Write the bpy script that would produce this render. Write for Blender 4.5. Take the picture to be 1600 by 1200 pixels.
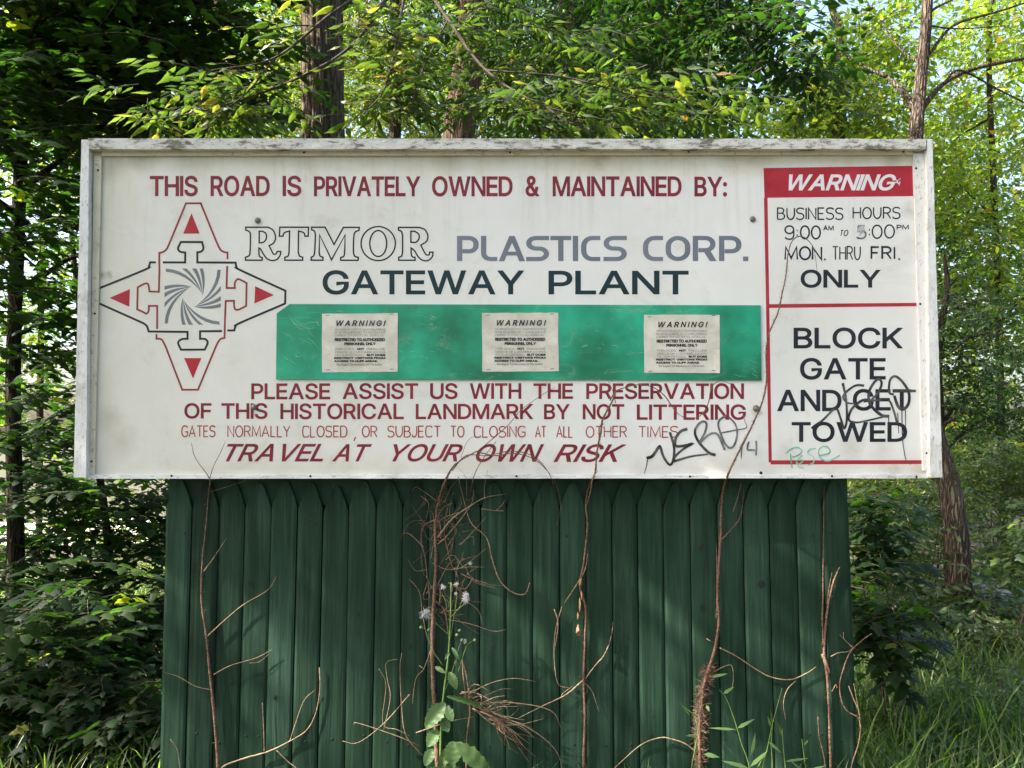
import bpy, math, random
import numpy as np
from mathutils import Vector, Matrix
from mathutils.geometry import delaunay_2d_cdt
R = math.radians
rng = np.random.default_rng(11)
random.seed(5)
for o in list(bpy.data.objects):
    bpy.data.objects.remove(o)
SC = bpy.context.scene
COL = SC.collection

# ---------------------------------------------------------------- camera, sky, sun, exposure
CAM = Vector((0.0, -3.1, 1.55)); PITCH = R(3.5); F = 1300.0
cam = bpy.data.cameras.new('camera'); cam.sensor_width = 36; cam.lens = 36 * F / 1600
cam.clip_start = .05; cam.clip_end = 2000
camo = bpy.data.objects.new('camera', cam); COL.objects.link(camo)
camo.location = CAM; camo.rotation_euler = (R(90) + PITCH, 0, 0)
SC.camera = camo
SUN = Vector((-0.72, -0.18, 0.68)).normalized()          # towards the sun
elev = math.asin(SUN.z); az = math.atan2(SUN.x, SUN.y)
w = bpy.data.worlds.new('World'); SC.world = w; w.use_nodes = True
nt = w.node_tree; bg = nt.nodes['Background']
sky = nt.nodes.new('ShaderNodeTexSky'); sky.sky_type = 'NISHITA'; sky.sun_disc = False
sky.sun_elevation = elev; sky.sun_rotation = az; sky.air_density = 1.0; sky.dust_density = 5.0; sky.ozone_density = 1.0
nt.links.new(sky.outputs[0], bg.inputs[0]); bg.inputs[1].default_value = 0.15
sl = bpy.data.lights.new('sun', 'SUN'); sl.energy = 5.0; sl.angle = R(.53); sl.color = (1, .95, .86)
so = bpy.data.objects.new('sun', sl); COL.objects.link(so)
so.rotation_euler = (-SUN).to_track_quat('-Z', 'Y').to_euler()
so.location = (-8, -2, 12)
SC.view_settings.view_transform = 'Standard'; SC.view_settings.look = 'None'
SC.view_settings.gamma = 1; SC.view_settings.use_curve_mapping = False
SC.view_settings.exposure = 2.1
SC.cycles.max_bounces = 8; SC.cycles.transmission_bounces = 6; SC.cycles.diffuse_bounces = 4
SC.cycles.use_denoising = True

# ---------------------------------------------------------------- helpers
cp, sp_ = math.cos(PITCH), math.sin(PITCH)
def ray(px, py):
    X = (px - 800) / F; Y = -(py - 600) / F
    return Vector((X, cp - Y * sp_, sp_ + Y * cp))
def P(px, py, y=0.0):
    d = ray(px, py); t = (y - CAM.y) / d.y
    return CAM + d * t
def scale_at(y): return (y - CAM.y) / F
def G(px, py, zf=0.0):                                    # point on the ground
    d = ray(px, py); t = (zf - CAM.z) / d.z
    return CAM + d * t

def tag(o, label=None, cat=None, group=None, kind=None):
    if label: o['label'] = label
    if cat: o['category'] = cat
    if group: o['group'] = group
    if kind: o['kind'] = kind
    return o
def thing(name, loc, label, cat, group=None):
    o = bpy.data.objects.new(name, None); COL.objects.link(o); o.location = loc
    o.empty_display_size = .1
    return tag(o, label, cat, group)
def link(name, me, parent=None):
    o = bpy.data.objects.new(name, me); COL.objects.link(o)
    if parent is not None:
        o.parent = parent
        off = parent.location.copy(); q = parent.parent
        while q is not None: off += q.location; q = q.parent
        if parent.type == 'EMPTY': o.location = -off
    return o
def mesh(name, verts, faces, mat, parent=None, smooth=False, mi=None):
    me = bpy.data.meshes.new(name)
    me.from_pydata([tuple(v) for v in verts], [], [tuple(f) for f in faces])
    for m in (mat if isinstance(mat, (list, tuple)) else [mat]): me.materials.append(m)
    if mi is not None: me.polygons.foreach_set('material_index', mi)
    if smooth: me.polygons.foreach_set('use_smooth', [True] * len(me.polygons))
    me.update()
    return link(name, me, parent)
def npmesh(name, V, T, mats, parent=None, rnd=None, mi=None, smooth=False):
    me = bpy.data.meshes.new(name)
    n, m = len(V), len(T)
    me.vertices.add(n); me.vertices.foreach_set('co', np.ascontiguousarray(V, dtype=np.float32).ravel())
    me.loops.add(m * 3); me.loops.foreach_set('vertex_index', np.ascontiguousarray(T, dtype=np.int32).ravel())
    me.polygons.add(m)
    me.polygons.foreach_set('loop_start', np.arange(0, m * 3, 3, dtype=np.int32))
    me.polygons.foreach_set('loop_total', np.full(m, 3, dtype=np.int32))
    for q in mats: me.materials.append(q)
    if mi is not None: me.polygons.foreach_set('material_index', np.ascontiguousarray(mi, dtype=np.int32))
    if smooth: me.polygons.foreach_set('use_smooth', np.ones(m, dtype=bool))
    me.update(calc_edges=True)
    if rnd is not None:
        a = me.attributes.new('rnd', 'FLOAT', 'POINT'); a.data.foreach_set('value', np.ascontiguousarray(rnd, dtype=np.float32))
    return link(name, me, parent)

def catmull(pts, n=6):
    pts = [Vector(p) for p in pts]
    if len(pts) < 3: return pts
    out = []
    for i in range(len(pts) - 1):
        p0 = pts[i - 1] if i else pts[0] * 2 - pts[1]
        p1, p2 = pts[i], pts[i + 1]
        p3 = pts[i + 2] if i + 2 < len(pts) else pts[-1] * 2 - pts[-2]
        for k in range(n):
            t = k / n
            out.append(.5 * ((2 * p1) + (p2 - p0) * t + (2 * p0 - 5 * p1 + 4 * p2 - p3) * t * t + (3 * p1 - p0 - 3 * p2 + p3) * t ** 3))
    out.append(pts[-1])
    return out
def tube_vf(pts, rad, seg=6, noise=0.0, V=None, Fc=None, cap=True, prof=None):
    V = [] if V is None else V; Fc = [] if Fc is None else Fc
    n = len(pts)
    if not hasattr(rad, '__len__'): rad = [rad] * n
    base = len(V); up = None
    for i in range(n):
        d = (pts[min(i + 1, n - 1)] - pts[max(i - 1, 0)])
        if d.length < 1e-9: d = Vector((0, 0, 1))
        d.normalize()
        if up is None:
            up = d.orthogonal().normalized()
        up = (up - d * up.dot(d))
        if up.length < 1e-6: up = d.orthogonal()
        up.normalize(); s = d.cross(up)
        for k in range(seg):
            a = 2 * math.pi * k / seg
            r = rad[i] * (1 + (random.uniform(-noise, noise) if noise else 0))
            if prof: r *= prof(a, i / n, i)
            V.append(pts[i] + up * (math.cos(a) * r) + s * (math.sin(a) * r))
    for i in range(n - 1):
        for k in range(seg):
            a = base + i * seg + k; b = base + i * seg + (k + 1) % seg
            Fc.append((a, b, b + seg, a + seg))
    if cap:
        Fc.append(tuple(base + (n - 1) * seg + k for k in range(seg)))
        Fc.append(tuple(base + k for k in reversed(range(seg))))
    return V, Fc
def resamp_r(rs, n):
    return list(np.interp(np.linspace(0, 1, n), np.linspace(0, 1, len(rs)), rs))
def tube(name, pts, rs, mat, parent=None, seg=6, n=6, noise=0, prof=None):
    c = catmull(pts, n)
    V, Fc = tube_vf(c, resamp_r(rs, len(c)), seg, noise, prof=prof)
    return mesh(name, V, Fc, mat, parent, smooth=True)
def box_vf(a, b, V, Fc):
    i = len(V)
    x0, y0, z0 = a; x1, y1, z1 = b
    V += [(x0, y0, z0), (x1, y0, z0), (x1, y1, z0), (x0, y1, z0), (x0, y0, z1), (x1, y0, z1), (x1, y1, z1), (x0, y1, z1)]
    Fc += [(i, i + 3, i + 2, i + 1), (i + 4, i + 5, i + 6, i + 7), (i, i + 1, i + 5, i + 4), (i + 1, i + 2, i + 6, i + 5), (i + 2, i + 3, i + 7, i + 6), (i + 3, i, i + 4, i + 7)]

# ---------------------------------------------------------------- materials
def newmat(name):
    m = bpy.data.materials.new(name); m.use_nodes = True
    return m, m.node_tree, m.node_tree.nodes['Principled BSDF']
def N(nt, t, **kw):
    n = nt.nodes.new(t)
    for k, v in kw.items():
        if k.startswith('i_'):
            key = k[2:]; key = int(key) if key.isdigit() else key
            n.inputs[key].default_value = v
        else: setattr(n, k, v)
    return n
def ramp(nt, fac, stops, interp='LINEAR'):
    r = nt.nodes.new('ShaderNodeValToRGB'); r.color_ramp.interpolation = interp
    e = r.color_ramp.elements
    while len(e) < len(stops): e.new(.5)
    for i, (p, c) in enumerate(stops):
        e[i].position = p; e[i].color = (*c, 1) if len(c) == 3 else c
    nt.links.new(fac, r.inputs[0]); return r.outputs[0]
def noise(nt, scale, detail=4, stretch=(1, 1, 1), rough=.6, dist=0, loc=(0, 0, 0)):
    tc = nt.nodes.new('ShaderNodeNewGeometry'); mp = nt.nodes.new('ShaderNodeMapping')
    nt.links.new(tc.outputs['Position'], mp.inputs[0]); mp.inputs['Scale'].default_value = stretch; mp.inputs['Location'].default_value = loc
    n = nt.nodes.new('ShaderNodeTexNoise'); n.inputs['Scale'].default_value = scale; n.inputs['Detail'].default_value = detail
    n.inputs['Roughness'].default_value = rough; n.inputs['Distortion'].default_value = dist
    nt.links.new(mp.outputs[0], n.inputs['Vector']); return n.outputs['Fac']
def mix(nt, fac, a, b, mode='MIX'):
    m = nt.nodes.new('ShaderNodeMix'); m.data_type = 'RGBA'; m.blend_type = mode
    for s, v in ((0, fac), (6, a), (7, b)):
        if isinstance(v, bpy.types.NodeSocket): nt.links.new(v, m.inputs[s])
        elif isinstance(v, (int, float)): m.inputs[s].default_value = v
        else: m.inputs[s].default_value = (*v, 1)
    return m.outputs[2]
def bump(nt, b, h, strength=.5, dist=.01):
    n = nt.nodes.new('ShaderNodeBump'); n.inputs['Strength'].default_value = strength; n.inputs['Distance'].default_value = dist
    nt.links.new(h, n.inputs['Height']); nt.links.new(n.outputs[0], b.inputs['Normal']); return n
def simple(name, c1, c2, scale=20, rough=.7, bs=.3, bd=.003, stretch=(1, 1, 1), lo=.35, hi=.65, spec=.3, metal=0):
    m, nt, b = newmat(name)
    f = noise(nt, scale, 5, stretch)
    nt.links.new(ramp(nt, f, [(lo, c1), (hi, c2)]), b.inputs['Base Color'])
    b.inputs['Roughness'].default_value = rough; b.inputs['Specular IOR Level'].default_value = spec; b.inputs['Metallic'].default_value = metal
    if bs: bump(nt, b, f, bs, bd)
    return m
def leafmat(name, stops, trans=.45, tcol=(.30, .42, .04), rough=.45, spec=.35):
    m, nt, b = newmat(name)
    at = nt.nodes.new('ShaderNodeAttribute'); at.attribute_name = 'rnd'
    col = ramp(nt, at.outputs['Fac'], stops)
    nt.links.new(col, b.inputs['Base Color']); b.inputs['Roughness'].default_value = rough; b.inputs['Specular IOR Level'].default_value = spec
    tr = nt.nodes.new('ShaderNodeBsdfTranslucent')
    nt.links.new(mix(nt, 1.0, col, (tcol[0] * 10, tcol[1] * 10, tcol[2] * 10), 'MULTIPLY'), tr.inputs['Color'])
    ms = nt.nodes.new('ShaderNodeMixShader'); ms.inputs[0].default_value = trans
    nt.links.new(b.outputs[0], ms.inputs[1]); nt.links.new(tr.outputs[0], ms.inputs[2])
    nt.links.new(ms.outputs[0], nt.nodes['Material Output'].inputs['Surface'])
    return m
LM_MAPLE = leafmat('maple_leaf', [(0, (.007, .018, .006)), (.6, (.012, .028, .008)), (.93, (.03, .055, .014)), (1, (.11, .11, .02))], .40, (.36, .48, .10), rough=.55, spec=.2)
LM_BRIGHT = leafmat('bright_leaf', [(0, (.026, .050, .012)), (.5, (.055, .088, .020)), (.85, (.115, .145, .032)), (.97, (.20, .17, .04)), (1, (.22, .11, .03))], .45, (.33, .35, .10), spec=.25)
LM_SUNNY = leafmat('sunny_leaf', [(0, (.045, .080, .018)), (.5, (.09, .135, .028)), (.88, (.17, .20, .05)), (.97, (.26, .21, .06)), (1, (.24, .12, .04))], .5, (.42, .43, .13), spec=.3)  # lighter copy of the bright leaf, sunlight put into its colour
LM_HACK = leafmat('hackberry_leaf', [(0, (.020, .042, .012)), (.6, (.042, .072, .020)), (.92, (.085, .11, .026)), (.98, (.18, .16, .04)), (1, (.15, .08, .03))], .40, (.29, .32, .10))
LM_ASH = leafmat('ash_leaf', [(0, (.010, .024, .009)), (.8, (.019, .042, .014)), (1, (.045, .08, .02))], .36, (.34, .44, .10), spec=.25)
LM_SHRUB = leafmat('shrub_leaf', [(0, (.026, .050, .018)), (.7, (.050, .085, .028)), (1, (.11, .15, .05))], .38, (.36, .38, .12), rough=.35)
LM_GRASS = leafmat('grass_blade', [(0, (.020, .042, .012)), (.5, (.048, .088, .022)), (.85, (.13, .18, .05)), (1, (.24, .22, .10))], .4, (.32, .38, .12))
LM_WEED = leafmat('weed_leaf', [(0, (.055, .10, .035)), (1, (.09, .15, .05))], .3, (.35, .42, .12))
TWIG = simple('twig_bark', (.035, .026, .018), (.08, .06, .042), 60, .9, .2)
VINE = simple('vine_bark', (.035, .020, .014), (.25, .14, .095), 130, .9, 1.0, .004, lo=.3, hi=.7)
VINED = simple('dry_tendril', (.16, .10, .06), (.36, .25, .16), 90, .85, .3, .001)
GREENSTEM = simple('green_stem', (.08, .14, .03), (.14, .20, .05), 60, .6, .1)

def barkmat(name, dark, light, sc=14, st=(1, 1, .11), bd=.02):
    m, nt, b = newmat(name)
    tc = nt.nodes.new('ShaderNodeNewGeometry'); nz = N(nt, 'ShaderNodeTexNoise', i_Scale=6.0, i_Detail=5.0); nt.links.new(tc.outputs['Position'], nz.inputs['Vector'])
    va = N(nt, 'ShaderNodeVectorMath', operation='MULTIPLY_ADD'); nt.links.new(nz.outputs['Color'], va.inputs[0]); va.inputs[1].default_value = (.045, .045, .045); nt.links.new(tc.outputs['Position'], va.inputs[2])
    mp = nt.nodes.new('ShaderNodeMapping'); nt.links.new(va.outputs[0], mp.inputs[0]); mp.inputs['Scale'].default_value = st
    vo = N(nt, 'ShaderNodeTexVoronoi', feature='DISTANCE_TO_EDGE', i_Scale=sc * 1.9); nt.links.new(mp.outputs[0], vo.inputs['Vector'])
    f = noise(nt, sc, 6, (1, 1, .14), .65, .6); g = noise(nt, 90, 5, (1, 1, .35), .7)
    crack = ramp(nt, vo.outputs['Distance'], [(.0, (0, 0, 0)), (.22, (1, 1, 1))])
    mid = [(dark[i] + light[i]) / 2 for i in range(3)]
    c = ramp(nt, f, [(.34, mid), (.66, light)])
    c = mix(nt, crack, dark, c)
    c = mix(nt, ramp(nt, noise(nt, 2.2, 4), [(.52, (0, 0, 0)), (.72, (.45, .45, .45))]), c, (.10, .12, .075))
    nt.links.new(mix(nt, .3, c, mix(nt, g, dark, light)), b.inputs['Base Color'])
    b.inputs['Roughness'].default_value = .95; b.inputs['Specular IOR Level'].default_value = .08
    h1 = N(nt, 'ShaderNodeMath', operation='MULTIPLY_ADD'); nt.links.new(g, h1.inputs[0]); h1.inputs[1].default_value = .35; nt.links.new(crack, h1.inputs[2])
    bump(nt, b, h1.outputs[0], 1.0, bd * .7)
    return m
BARK1 = barkmat('furrowed_bark', (.030, .022, .016), (.17, .13, .095))
BARK2 = barkmat('reddish_bark', (.045, .028, .02), (.15, .095, .068), 18)
BARK3 = barkmat('grey_ridged_bark', (.022, .017, .013), (.19, .145, .11), 26)
BARK4 = barkmat('dark_bark', (.02, .016, .012), (.07, .055, .042), 20)
GL={'A':'13,0 158,400 217,400 364,0 311,0 226,238 208,293 183,376 193,376 167,292 150,238 67,0|86,112 86,156 291,156 291,112',
'B':'47,0 47,400 190,400 216,398 239,394 259,386 275,375 289,362 299,348 307,331 312,313 313,294 312,278 309,264 304,252 297,241 289,232 280,225 270,219 259,214 248,210 248,206 260,204 273,200 286,193 297,184 308,173 316,160 323,144 327,127 329,107 327,88 322,69 315,52 304,37 289,25 271,14 249,6 223,2 194,0|98,45 192,45 221,47 243,53 259,63 271,76 277,90 279,107 278,121 275,133 269,145 262,155 252,164 240,171 227,177 212,180 195,181 98,181|98,224 187,224 201,225 214,228 227,233 237,239 247,247 254,257 260,267 263,279 264,293 262,309 256,324 246,337 231,347 212,353 189,355 98,355',
'C':'210,-5 177,-3 146,6 118,20 93,39 72,62 55,91 42,123 34,160 32,200 34,240 42,277 55,309 72,337 93,361 118,380 146,394 177,403 210,405 230,404 249,401 268,397 285,390 301,381 316,370 330,358 342,344 352,329 361,312 367,294 372,274 321,274 317,287 312,299 306,310 299,320 290,329 281,337 271,343 260,349 248,353 236,356 223,358 210,358 187,356 165,350 144,340 126,326 111,308 98,286 89,261 83,232 81,200 83,168 89,139 98,114 111,92 126,74 145,60 165,50 187,44 210,42 223,42 236,44 248,47 260,51 271,57 281,63 290,71 299,80 306,90 312,101 317,113 321,126 372,126 367,106 361,88 352,71 342,56 330,42 316,30 301,19 285,11 268,4 249,-1 230,-4',
'D':'172,0 75,0 75,45 169,45 200,47 227,53 250,63 270,78 286,96 298,117 307,142 312,170 314,201 312,231 307,259 298,283 286,305 270,323 251,337 229,347 203,353 174,355 73,355 73,400 177,400 214,397 248,389 277,376 303,358 324,335 341,308 353,276 360,240 363,201 360,161 353,125 341,93 324,66 302,43 276,24 245,11 211,3|98,400 98,0 47,0 47,400',
'E':'47,0 47,400 293,400 293,355 98,355 98,225 279,225 279,180 98,180 98,45 295,45 295,0',
'F':'47,0 47,400 290,400 290,355 98,355 98,219 272,219 272,174 98,174 98,0',
'G':'211,-5 177,-3 146,6 117,20 92,39 71,63 54,91 42,123 34,160 32,200 34,240 42,277 54,309 71,337 92,361 117,380 145,394 175,403 208,405 229,404 249,401 268,396 285,389 302,380 317,369 331,357 343,343 353,327 362,311 368,293 373,274 321,274 316,287 311,298 304,309 297,319 289,328 280,336 270,343 259,348 248,353 236,356 223,358 209,358 186,356 164,350 144,340 126,326 111,308 98,286 89,261 83,232 81,200 83,168 89,139 98,114 111,92 127,74 145,60 165,50 187,44 211,42 233,43 253,48 271,56 287,67 301,81 312,97 320,116 325,136 326,159 341,157 222,157 222,201 376,201 376,157 373,126 366,97 354,71 339,49 319,30 296,15 270,4 242,-3',
'H':'47,0 47,400 98,400 98,227 308,227 308,400 359,400 359,0 308,0 308,182 98,182 98,0',
'I':'47,0 47,400 98,400 98,0',
'J':'146,-5 112,-2 84,8 59,26 41,49 30,79 26,114 26,136 77,136 77,114 79,92 85,73 96,58 109,48 126,41 146,39 165,41 181,48 195,58 205,73 212,92 214,114 214,400 264,400 264,114 261,79 250,49 231,26 207,8 178,-2',
'K':'82,114 82,170 109,205 137,239 166,271 286,400 352,400 182,217 179,217|47,0 47,400 98,400 98,263 97,177 98,152 98,0|293,0 148,204 179,243 353,0',
'L':'47,0 47,400 98,400 98,45 284,45 284,0',
'M':'47,0 47,400 119,400 246,72 374,400 446,400 446,0 397,0 397,315 271,0 223,0 96,315 96,0',
'N':'47,0 47,400 104,400 314,82 314,400 364,400 364,0 307,0 98,318 98,0',
'O':'210,-5 177,-3 146,6 118,20 93,39 72,62 55,91 42,123 34,160 32,200 34,240 42,277 55,309 72,337 93,361 118,380 146,394 177,403 210,405 243,403 274,394 302,380 326,361 347,337 365,309 377,277 385,240 388,200 385,160 377,123 365,91 347,62 326,39 302,20 274,6 243,-3|210,42 233,44 255,50 275,60 293,74 308,92 321,113 331,139 336,167 338,200 336,232 331,261 321,287 308,308 293,326 275,340 255,350 233,356 210,358 187,356 165,350 145,340 127,326 111,308 99,286 89,261 83,232 81,200 83,167 89,139 99,113 111,92 127,74 145,60 165,50 187,44',
'P':'47,0 47,400 185,400 214,398 239,393 261,383 280,371 295,356 306,338 315,318 320,296 321,273 320,250 315,229 306,209 295,191 280,176 261,163 239,154 214,148 185,146 86,146 86,191 183,191 202,192 219,195 234,201 245,209 255,219 262,231 267,244 270,258 271,273 270,289 267,303 262,316 255,327 245,337 233,345 219,351 202,354 183,355 98,355 98,0',
'Q':'193,125 246,125 290,67 302,51 368,-38 315,-38 272,21 260,36|210,-5 177,-3 146,6 118,20 93,39 72,62 55,91 42,123 34,160 32,200 34,240 42,277 55,309 72,337 93,361 118,380 146,394 177,403 210,405 243,403 274,394 302,380 326,361 347,337 365,309 377,277 385,240 388,200 385,160 377,123 365,91 347,62 326,39 302,20 274,6 243,-3|210,42 233,44 255,50 275,60 293,74 308,92 321,113 331,139 336,167 338,200 336,232 331,261 321,287 308,308 293,326 275,340 255,350 233,356 210,358 187,356 165,350 145,340 127,326 111,308 99,286 89,261 83,232 81,200 83,167 89,139 99,113 111,92 127,74 145,60 165,50 187,44',
'R':'47,0 47,400 186,400 215,398 240,393 262,384 280,372 295,358 307,341 315,321 320,300 322,277 320,254 315,233 307,213 295,197 280,182 262,171 240,162 214,157 186,155 76,155 76,201 184,201 203,202 220,205 234,210 246,217 255,226 262,236 267,248 270,262 271,277 270,292 267,306 262,318 255,329 246,338 234,346 220,351 203,354 183,355 98,355 98,0|278,0 181,180 238,180 336,0',
'S':'176,-7 148,-5 123,-1 100,7 80,18 64,31 50,47 40,65 33,85 30,107 82,107 85,93 90,80 97,69 107,60 118,52 131,46 145,42 160,39 176,39 193,40 210,43 225,47 238,54 250,62 259,72 266,84 270,96 272,110 270,121 267,132 261,141 253,148 244,155 233,161 192,175 144,188 114,199 88,212 68,227 53,246 44,268 41,293 43,314 49,334 59,352 72,368 89,381 108,391 130,399 153,404 179,405 204,404 227,399 249,391 267,381 283,368 297,353 306,336 313,317 315,297 265,297 261,316 252,331 238,344 220,353 200,359 177,361 160,360 145,357 132,352 119,346 109,338 101,329 95,319 92,307 90,295 92,283 96,272 103,262 112,254 122,248 133,242 167,231 208,220 245,207 258,202 270,195 282,187 293,178 302,167 310,155 316,142 320,126 321,109 319,88 313,68 304,50 291,34 274,20 254,8 231,0 205,-5',
'T':'25,355 25,400 328,400 328,355 202,355 202,0 151,0 151,355',
'U':'203,-6 173,-4 146,2 121,12 99,26 81,43 67,63 56,85 49,110 47,136 47,400 98,400 98,140 99,122 103,105 111,89 120,75 133,63 147,53 164,46 183,42 203,41 224,42 243,46 260,53 274,63 286,75 296,89 303,105 307,122 309,140 309,400 359,400 359,136 357,110 351,85 340,63 326,43 307,26 286,12 261,2 234,-4',
'V':'160,0 13,400 66,400 151,162 169,108 195,24 184,24 210,109 228,162 310,400 364,400 219,0',
'W':'122,0 13,400 66,400 152,78 241,400 299,400 388,78 474,400 526,400 417,0 358,0 270,318 181,0',
'X':'14,0 171,224 171,186 23,400 82,400 140,315 160,284 176,259 191,230 183,230 198,258 214,284 235,315 294,400 351,400 203,188 203,226 358,0 300,0 230,102 211,130 196,154 181,182 192,182 177,154 162,130 143,102 72,0',
'Y':'160,0 160,164 13,400 72,400 151,271 175,230 196,181 176,181 197,230 220,271 300,400 358,400 211,164 211,0',
'Z':'33,0 33,37 215,303 241,339 268,374 274,357 224,356 175,355 32,355 32,400 312,400 312,363 133,101 105,63 77,26 71,43 120,44 168,45 314,45 314,0',
'&':'155,-5 130,-4 107,1 87,9 69,20 54,33 42,49 34,66 29,85 27,105 28,121 31,136 37,149 45,161 55,173 67,184 110,219 170,264 186,277 200,295 203,302 205,310 206,318 204,330 200,341 193,350 183,357 172,361 158,362 149,362 140,360 132,356 125,352 119,346 114,339 111,331 108,323 108,314 108,304 111,295 114,286 133,257 160,223 344,0 286,0 135,182 95,230 85,244 76,257 69,270 64,284 60,298 59,313 61,330 65,346 71,360 81,373 92,384 106,392 121,399 138,402 157,404 176,402 193,399 209,392 222,384 233,373 243,361 249,348 253,333 254,318 254,306 252,295 248,284 243,274 237,265 229,255 201,230 121,171 106,159 95,148 86,137 81,126 77,115 76,103 77,91 81,79 86,69 93,59 102,52 113,45 125,40 138,37 152,37 167,38 183,41 197,47 212,54 225,64 237,75 248,88 257,103 264,119 270,137 273,156 274,176 321,176 320,152 317,131 312,113 306,97 299,84 292,73 271,49 262,37 248,24 232,13 213,5 194,-1 174,-4',
':':'75,-3 66,-2 57,1 50,7 44,14 40,23 39,32 40,42 44,50 50,58 57,64 66,67 75,68 84,67 93,64 100,58 106,50 110,42 111,32 110,23 106,14 100,7 93,1 84,-2|75,213 66,214 57,218 50,223 44,231 40,239 39,249 40,258 44,267 50,274 57,280 66,283 75,285 84,283 93,280 100,274 106,267 110,258 111,249 110,239 106,231 100,223 93,218 84,214',
'.':'75,-3 66,-2 57,1 50,7 44,14 40,23 39,32 40,42 44,50 50,58 57,64 66,67 75,68 84,67 93,64 100,58 106,50 110,42 111,32 110,23 106,14 100,7 93,1 84,-2',
',':'30,-94 53,56 108,56 66,-94',
'!':'53,126 50,400 104,400 100,126|77,-3 68,-2 59,1 52,7 46,14 42,23 41,32 42,42 46,50 52,57 59,63 68,67 77,68 87,67 95,63 102,57 108,50 112,42 113,32 112,23 108,14 102,7 95,1 87,-2',
'a':'126,-7 107,-6 90,-2 74,4 60,12 48,22 37,35 30,50 25,66 24,85 25,101 28,115 34,127 41,136 50,145 61,152 73,157 85,162 99,166 140,173 184,178 194,180 202,182 209,185 213,188 216,194 217,200 217,202 216,214 214,224 210,233 204,241 197,248 189,253 178,257 167,259 154,260 140,259 128,257 117,253 108,249 99,243 92,237 87,230 82,223 79,215 32,229 40,246 50,260 62,272 75,282 89,289 105,295 120,299 136,301 152,302 188,298 201,295 213,290 225,283 236,275 245,265 253,252 260,237 263,219 265,198 265,0 217,0 217,41 214,41 198,19 190,12 180,6 169,1 156,-3 142,-6|134,36 151,37 166,40 179,46 190,54 200,63 207,73 212,85 216,96 217,108 217,149 204,143 182,138 157,135 138,132 106,125 96,121 88,116 81,110 76,102 73,93 72,82 73,73 76,64 80,57 86,50 93,45 102,41 112,38 122,36',
'c':'163,-6 137,-4 113,2 92,13 73,27 57,45 44,67 34,91 29,118 27,147 29,177 34,204 44,229 57,250 73,268 92,283 113,294 137,300 163,302 177,302 191,300 204,297 217,292 229,287 240,280 250,272 259,263 267,253 274,242 280,230 284,218 238,206 228,227 212,244 190,255 163,259 144,258 128,252 114,244 102,232 93,219 85,203 80,186 77,167 76,147 77,128 80,110 85,92 93,77 102,63 114,52 128,43 144,38 163,37 191,41 213,52 229,70 239,92 285,81 281,67 275,55 268,44 260,34 251,25 241,17 230,10 218,4 205,-1 192,-4 178,-6',
'e':'167,-6 139,-4 114,2 92,13 73,27 57,45 44,67 34,91 29,118 27,147 29,176 34,203 43,228 56,249 72,268 90,283 112,294 135,300 161,302 177,301 193,299 209,294 224,288 238,279 251,268 263,255 273,239 281,222 287,201 291,178 292,152 292,133 59,133 59,174 266,174 243,159 242,178 239,195 234,211 227,225 218,237 206,247 193,254 178,258 161,260 144,258 129,254 115,246 103,237 93,225 86,212 80,197 77,182 75,166 75,140 77,119 81,100 87,83 95,69 106,58 119,48 133,42 149,38 167,36 179,37 189,39 199,41 209,46 217,51 224,57 231,65 236,73 240,83 287,71 281,57 274,43 263,31 251,20 238,11 222,3 205,-2 187,-5',
'g':'163,-118 142,-117 122,-115 105,-110 90,-103 76,-96 65,-87 55,-77 46,-66 40,-54 80,-32 96,-52 103,-58 111,-64 121,-69 133,-73 147,-76 163,-77 185,-75 205,-69 222,-59 235,-45 242,-27 245,-5 245,54 241,54 225,33 218,25 209,18 198,12 186,8 171,5 153,4 130,6 109,11 89,21 71,34 56,51 43,71 34,94 29,121 27,150 29,180 34,207 43,231 56,252 71,269 88,283 108,294 130,300 154,302 172,301 187,298 199,293 210,287 219,280 227,272 242,251 246,251 246,298 293,298 293,-7 291,-31 285,-53 275,-71 262,-86 247,-98 228,-107 208,-113 186,-117|161,46 178,48 194,52 207,59 219,69 228,81 236,95 241,112 245,131 246,151 245,172 241,191 236,208 229,222 219,235 208,246 194,253 179,258 161,259 143,258 128,253 114,245 102,234 93,221 85,206 80,189 77,171 76,151 77,131 80,113 86,96 93,82 103,70 114,60 128,52 144,48',
'h':'89,178 89,0 41,0 41,400 89,400 89,226 81,226 91,251 104,270 120,285 137,294 157,300 179,302 198,301 216,297 232,290 246,280 258,268 268,252 275,234 279,213 281,189 281,0 233,0 233,185 231,207 225,225 215,239 201,250 185,257 165,259 151,258 138,255 126,250 116,242 107,233 99,222 94,209 90,195',
'i':'41,0 41,298 89,298 89,0|66,348 57,349 49,352 42,357 37,364 34,372 32,380 34,388 37,396 42,403 49,408 57,411 66,412 75,411 83,408 90,403 95,396 98,388 99,380 98,372 95,364 90,357 83,352 75,349',
'f':'179,298 179,257 5,257 5,298|63,0 63,339 65,355 69,370 75,382 84,393 94,401 106,408 119,413 133,416 147,417 175,414 191,410 179,368 169,371 153,373 140,371 129,368 121,362 116,353 113,342 111,329 111,0',
'n':'89,178 89,0 41,0 41,298 88,298 88,226 81,226 91,251 104,270 120,285 137,294 157,300 179,302 198,301 216,297 232,290 246,280 258,268 268,252 275,234 279,213 281,189 281,0 233,0 233,185 231,207 225,225 215,239 201,250 185,257 165,259 151,258 138,255 126,250 116,242 107,233 99,222 94,209 90,195',
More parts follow.
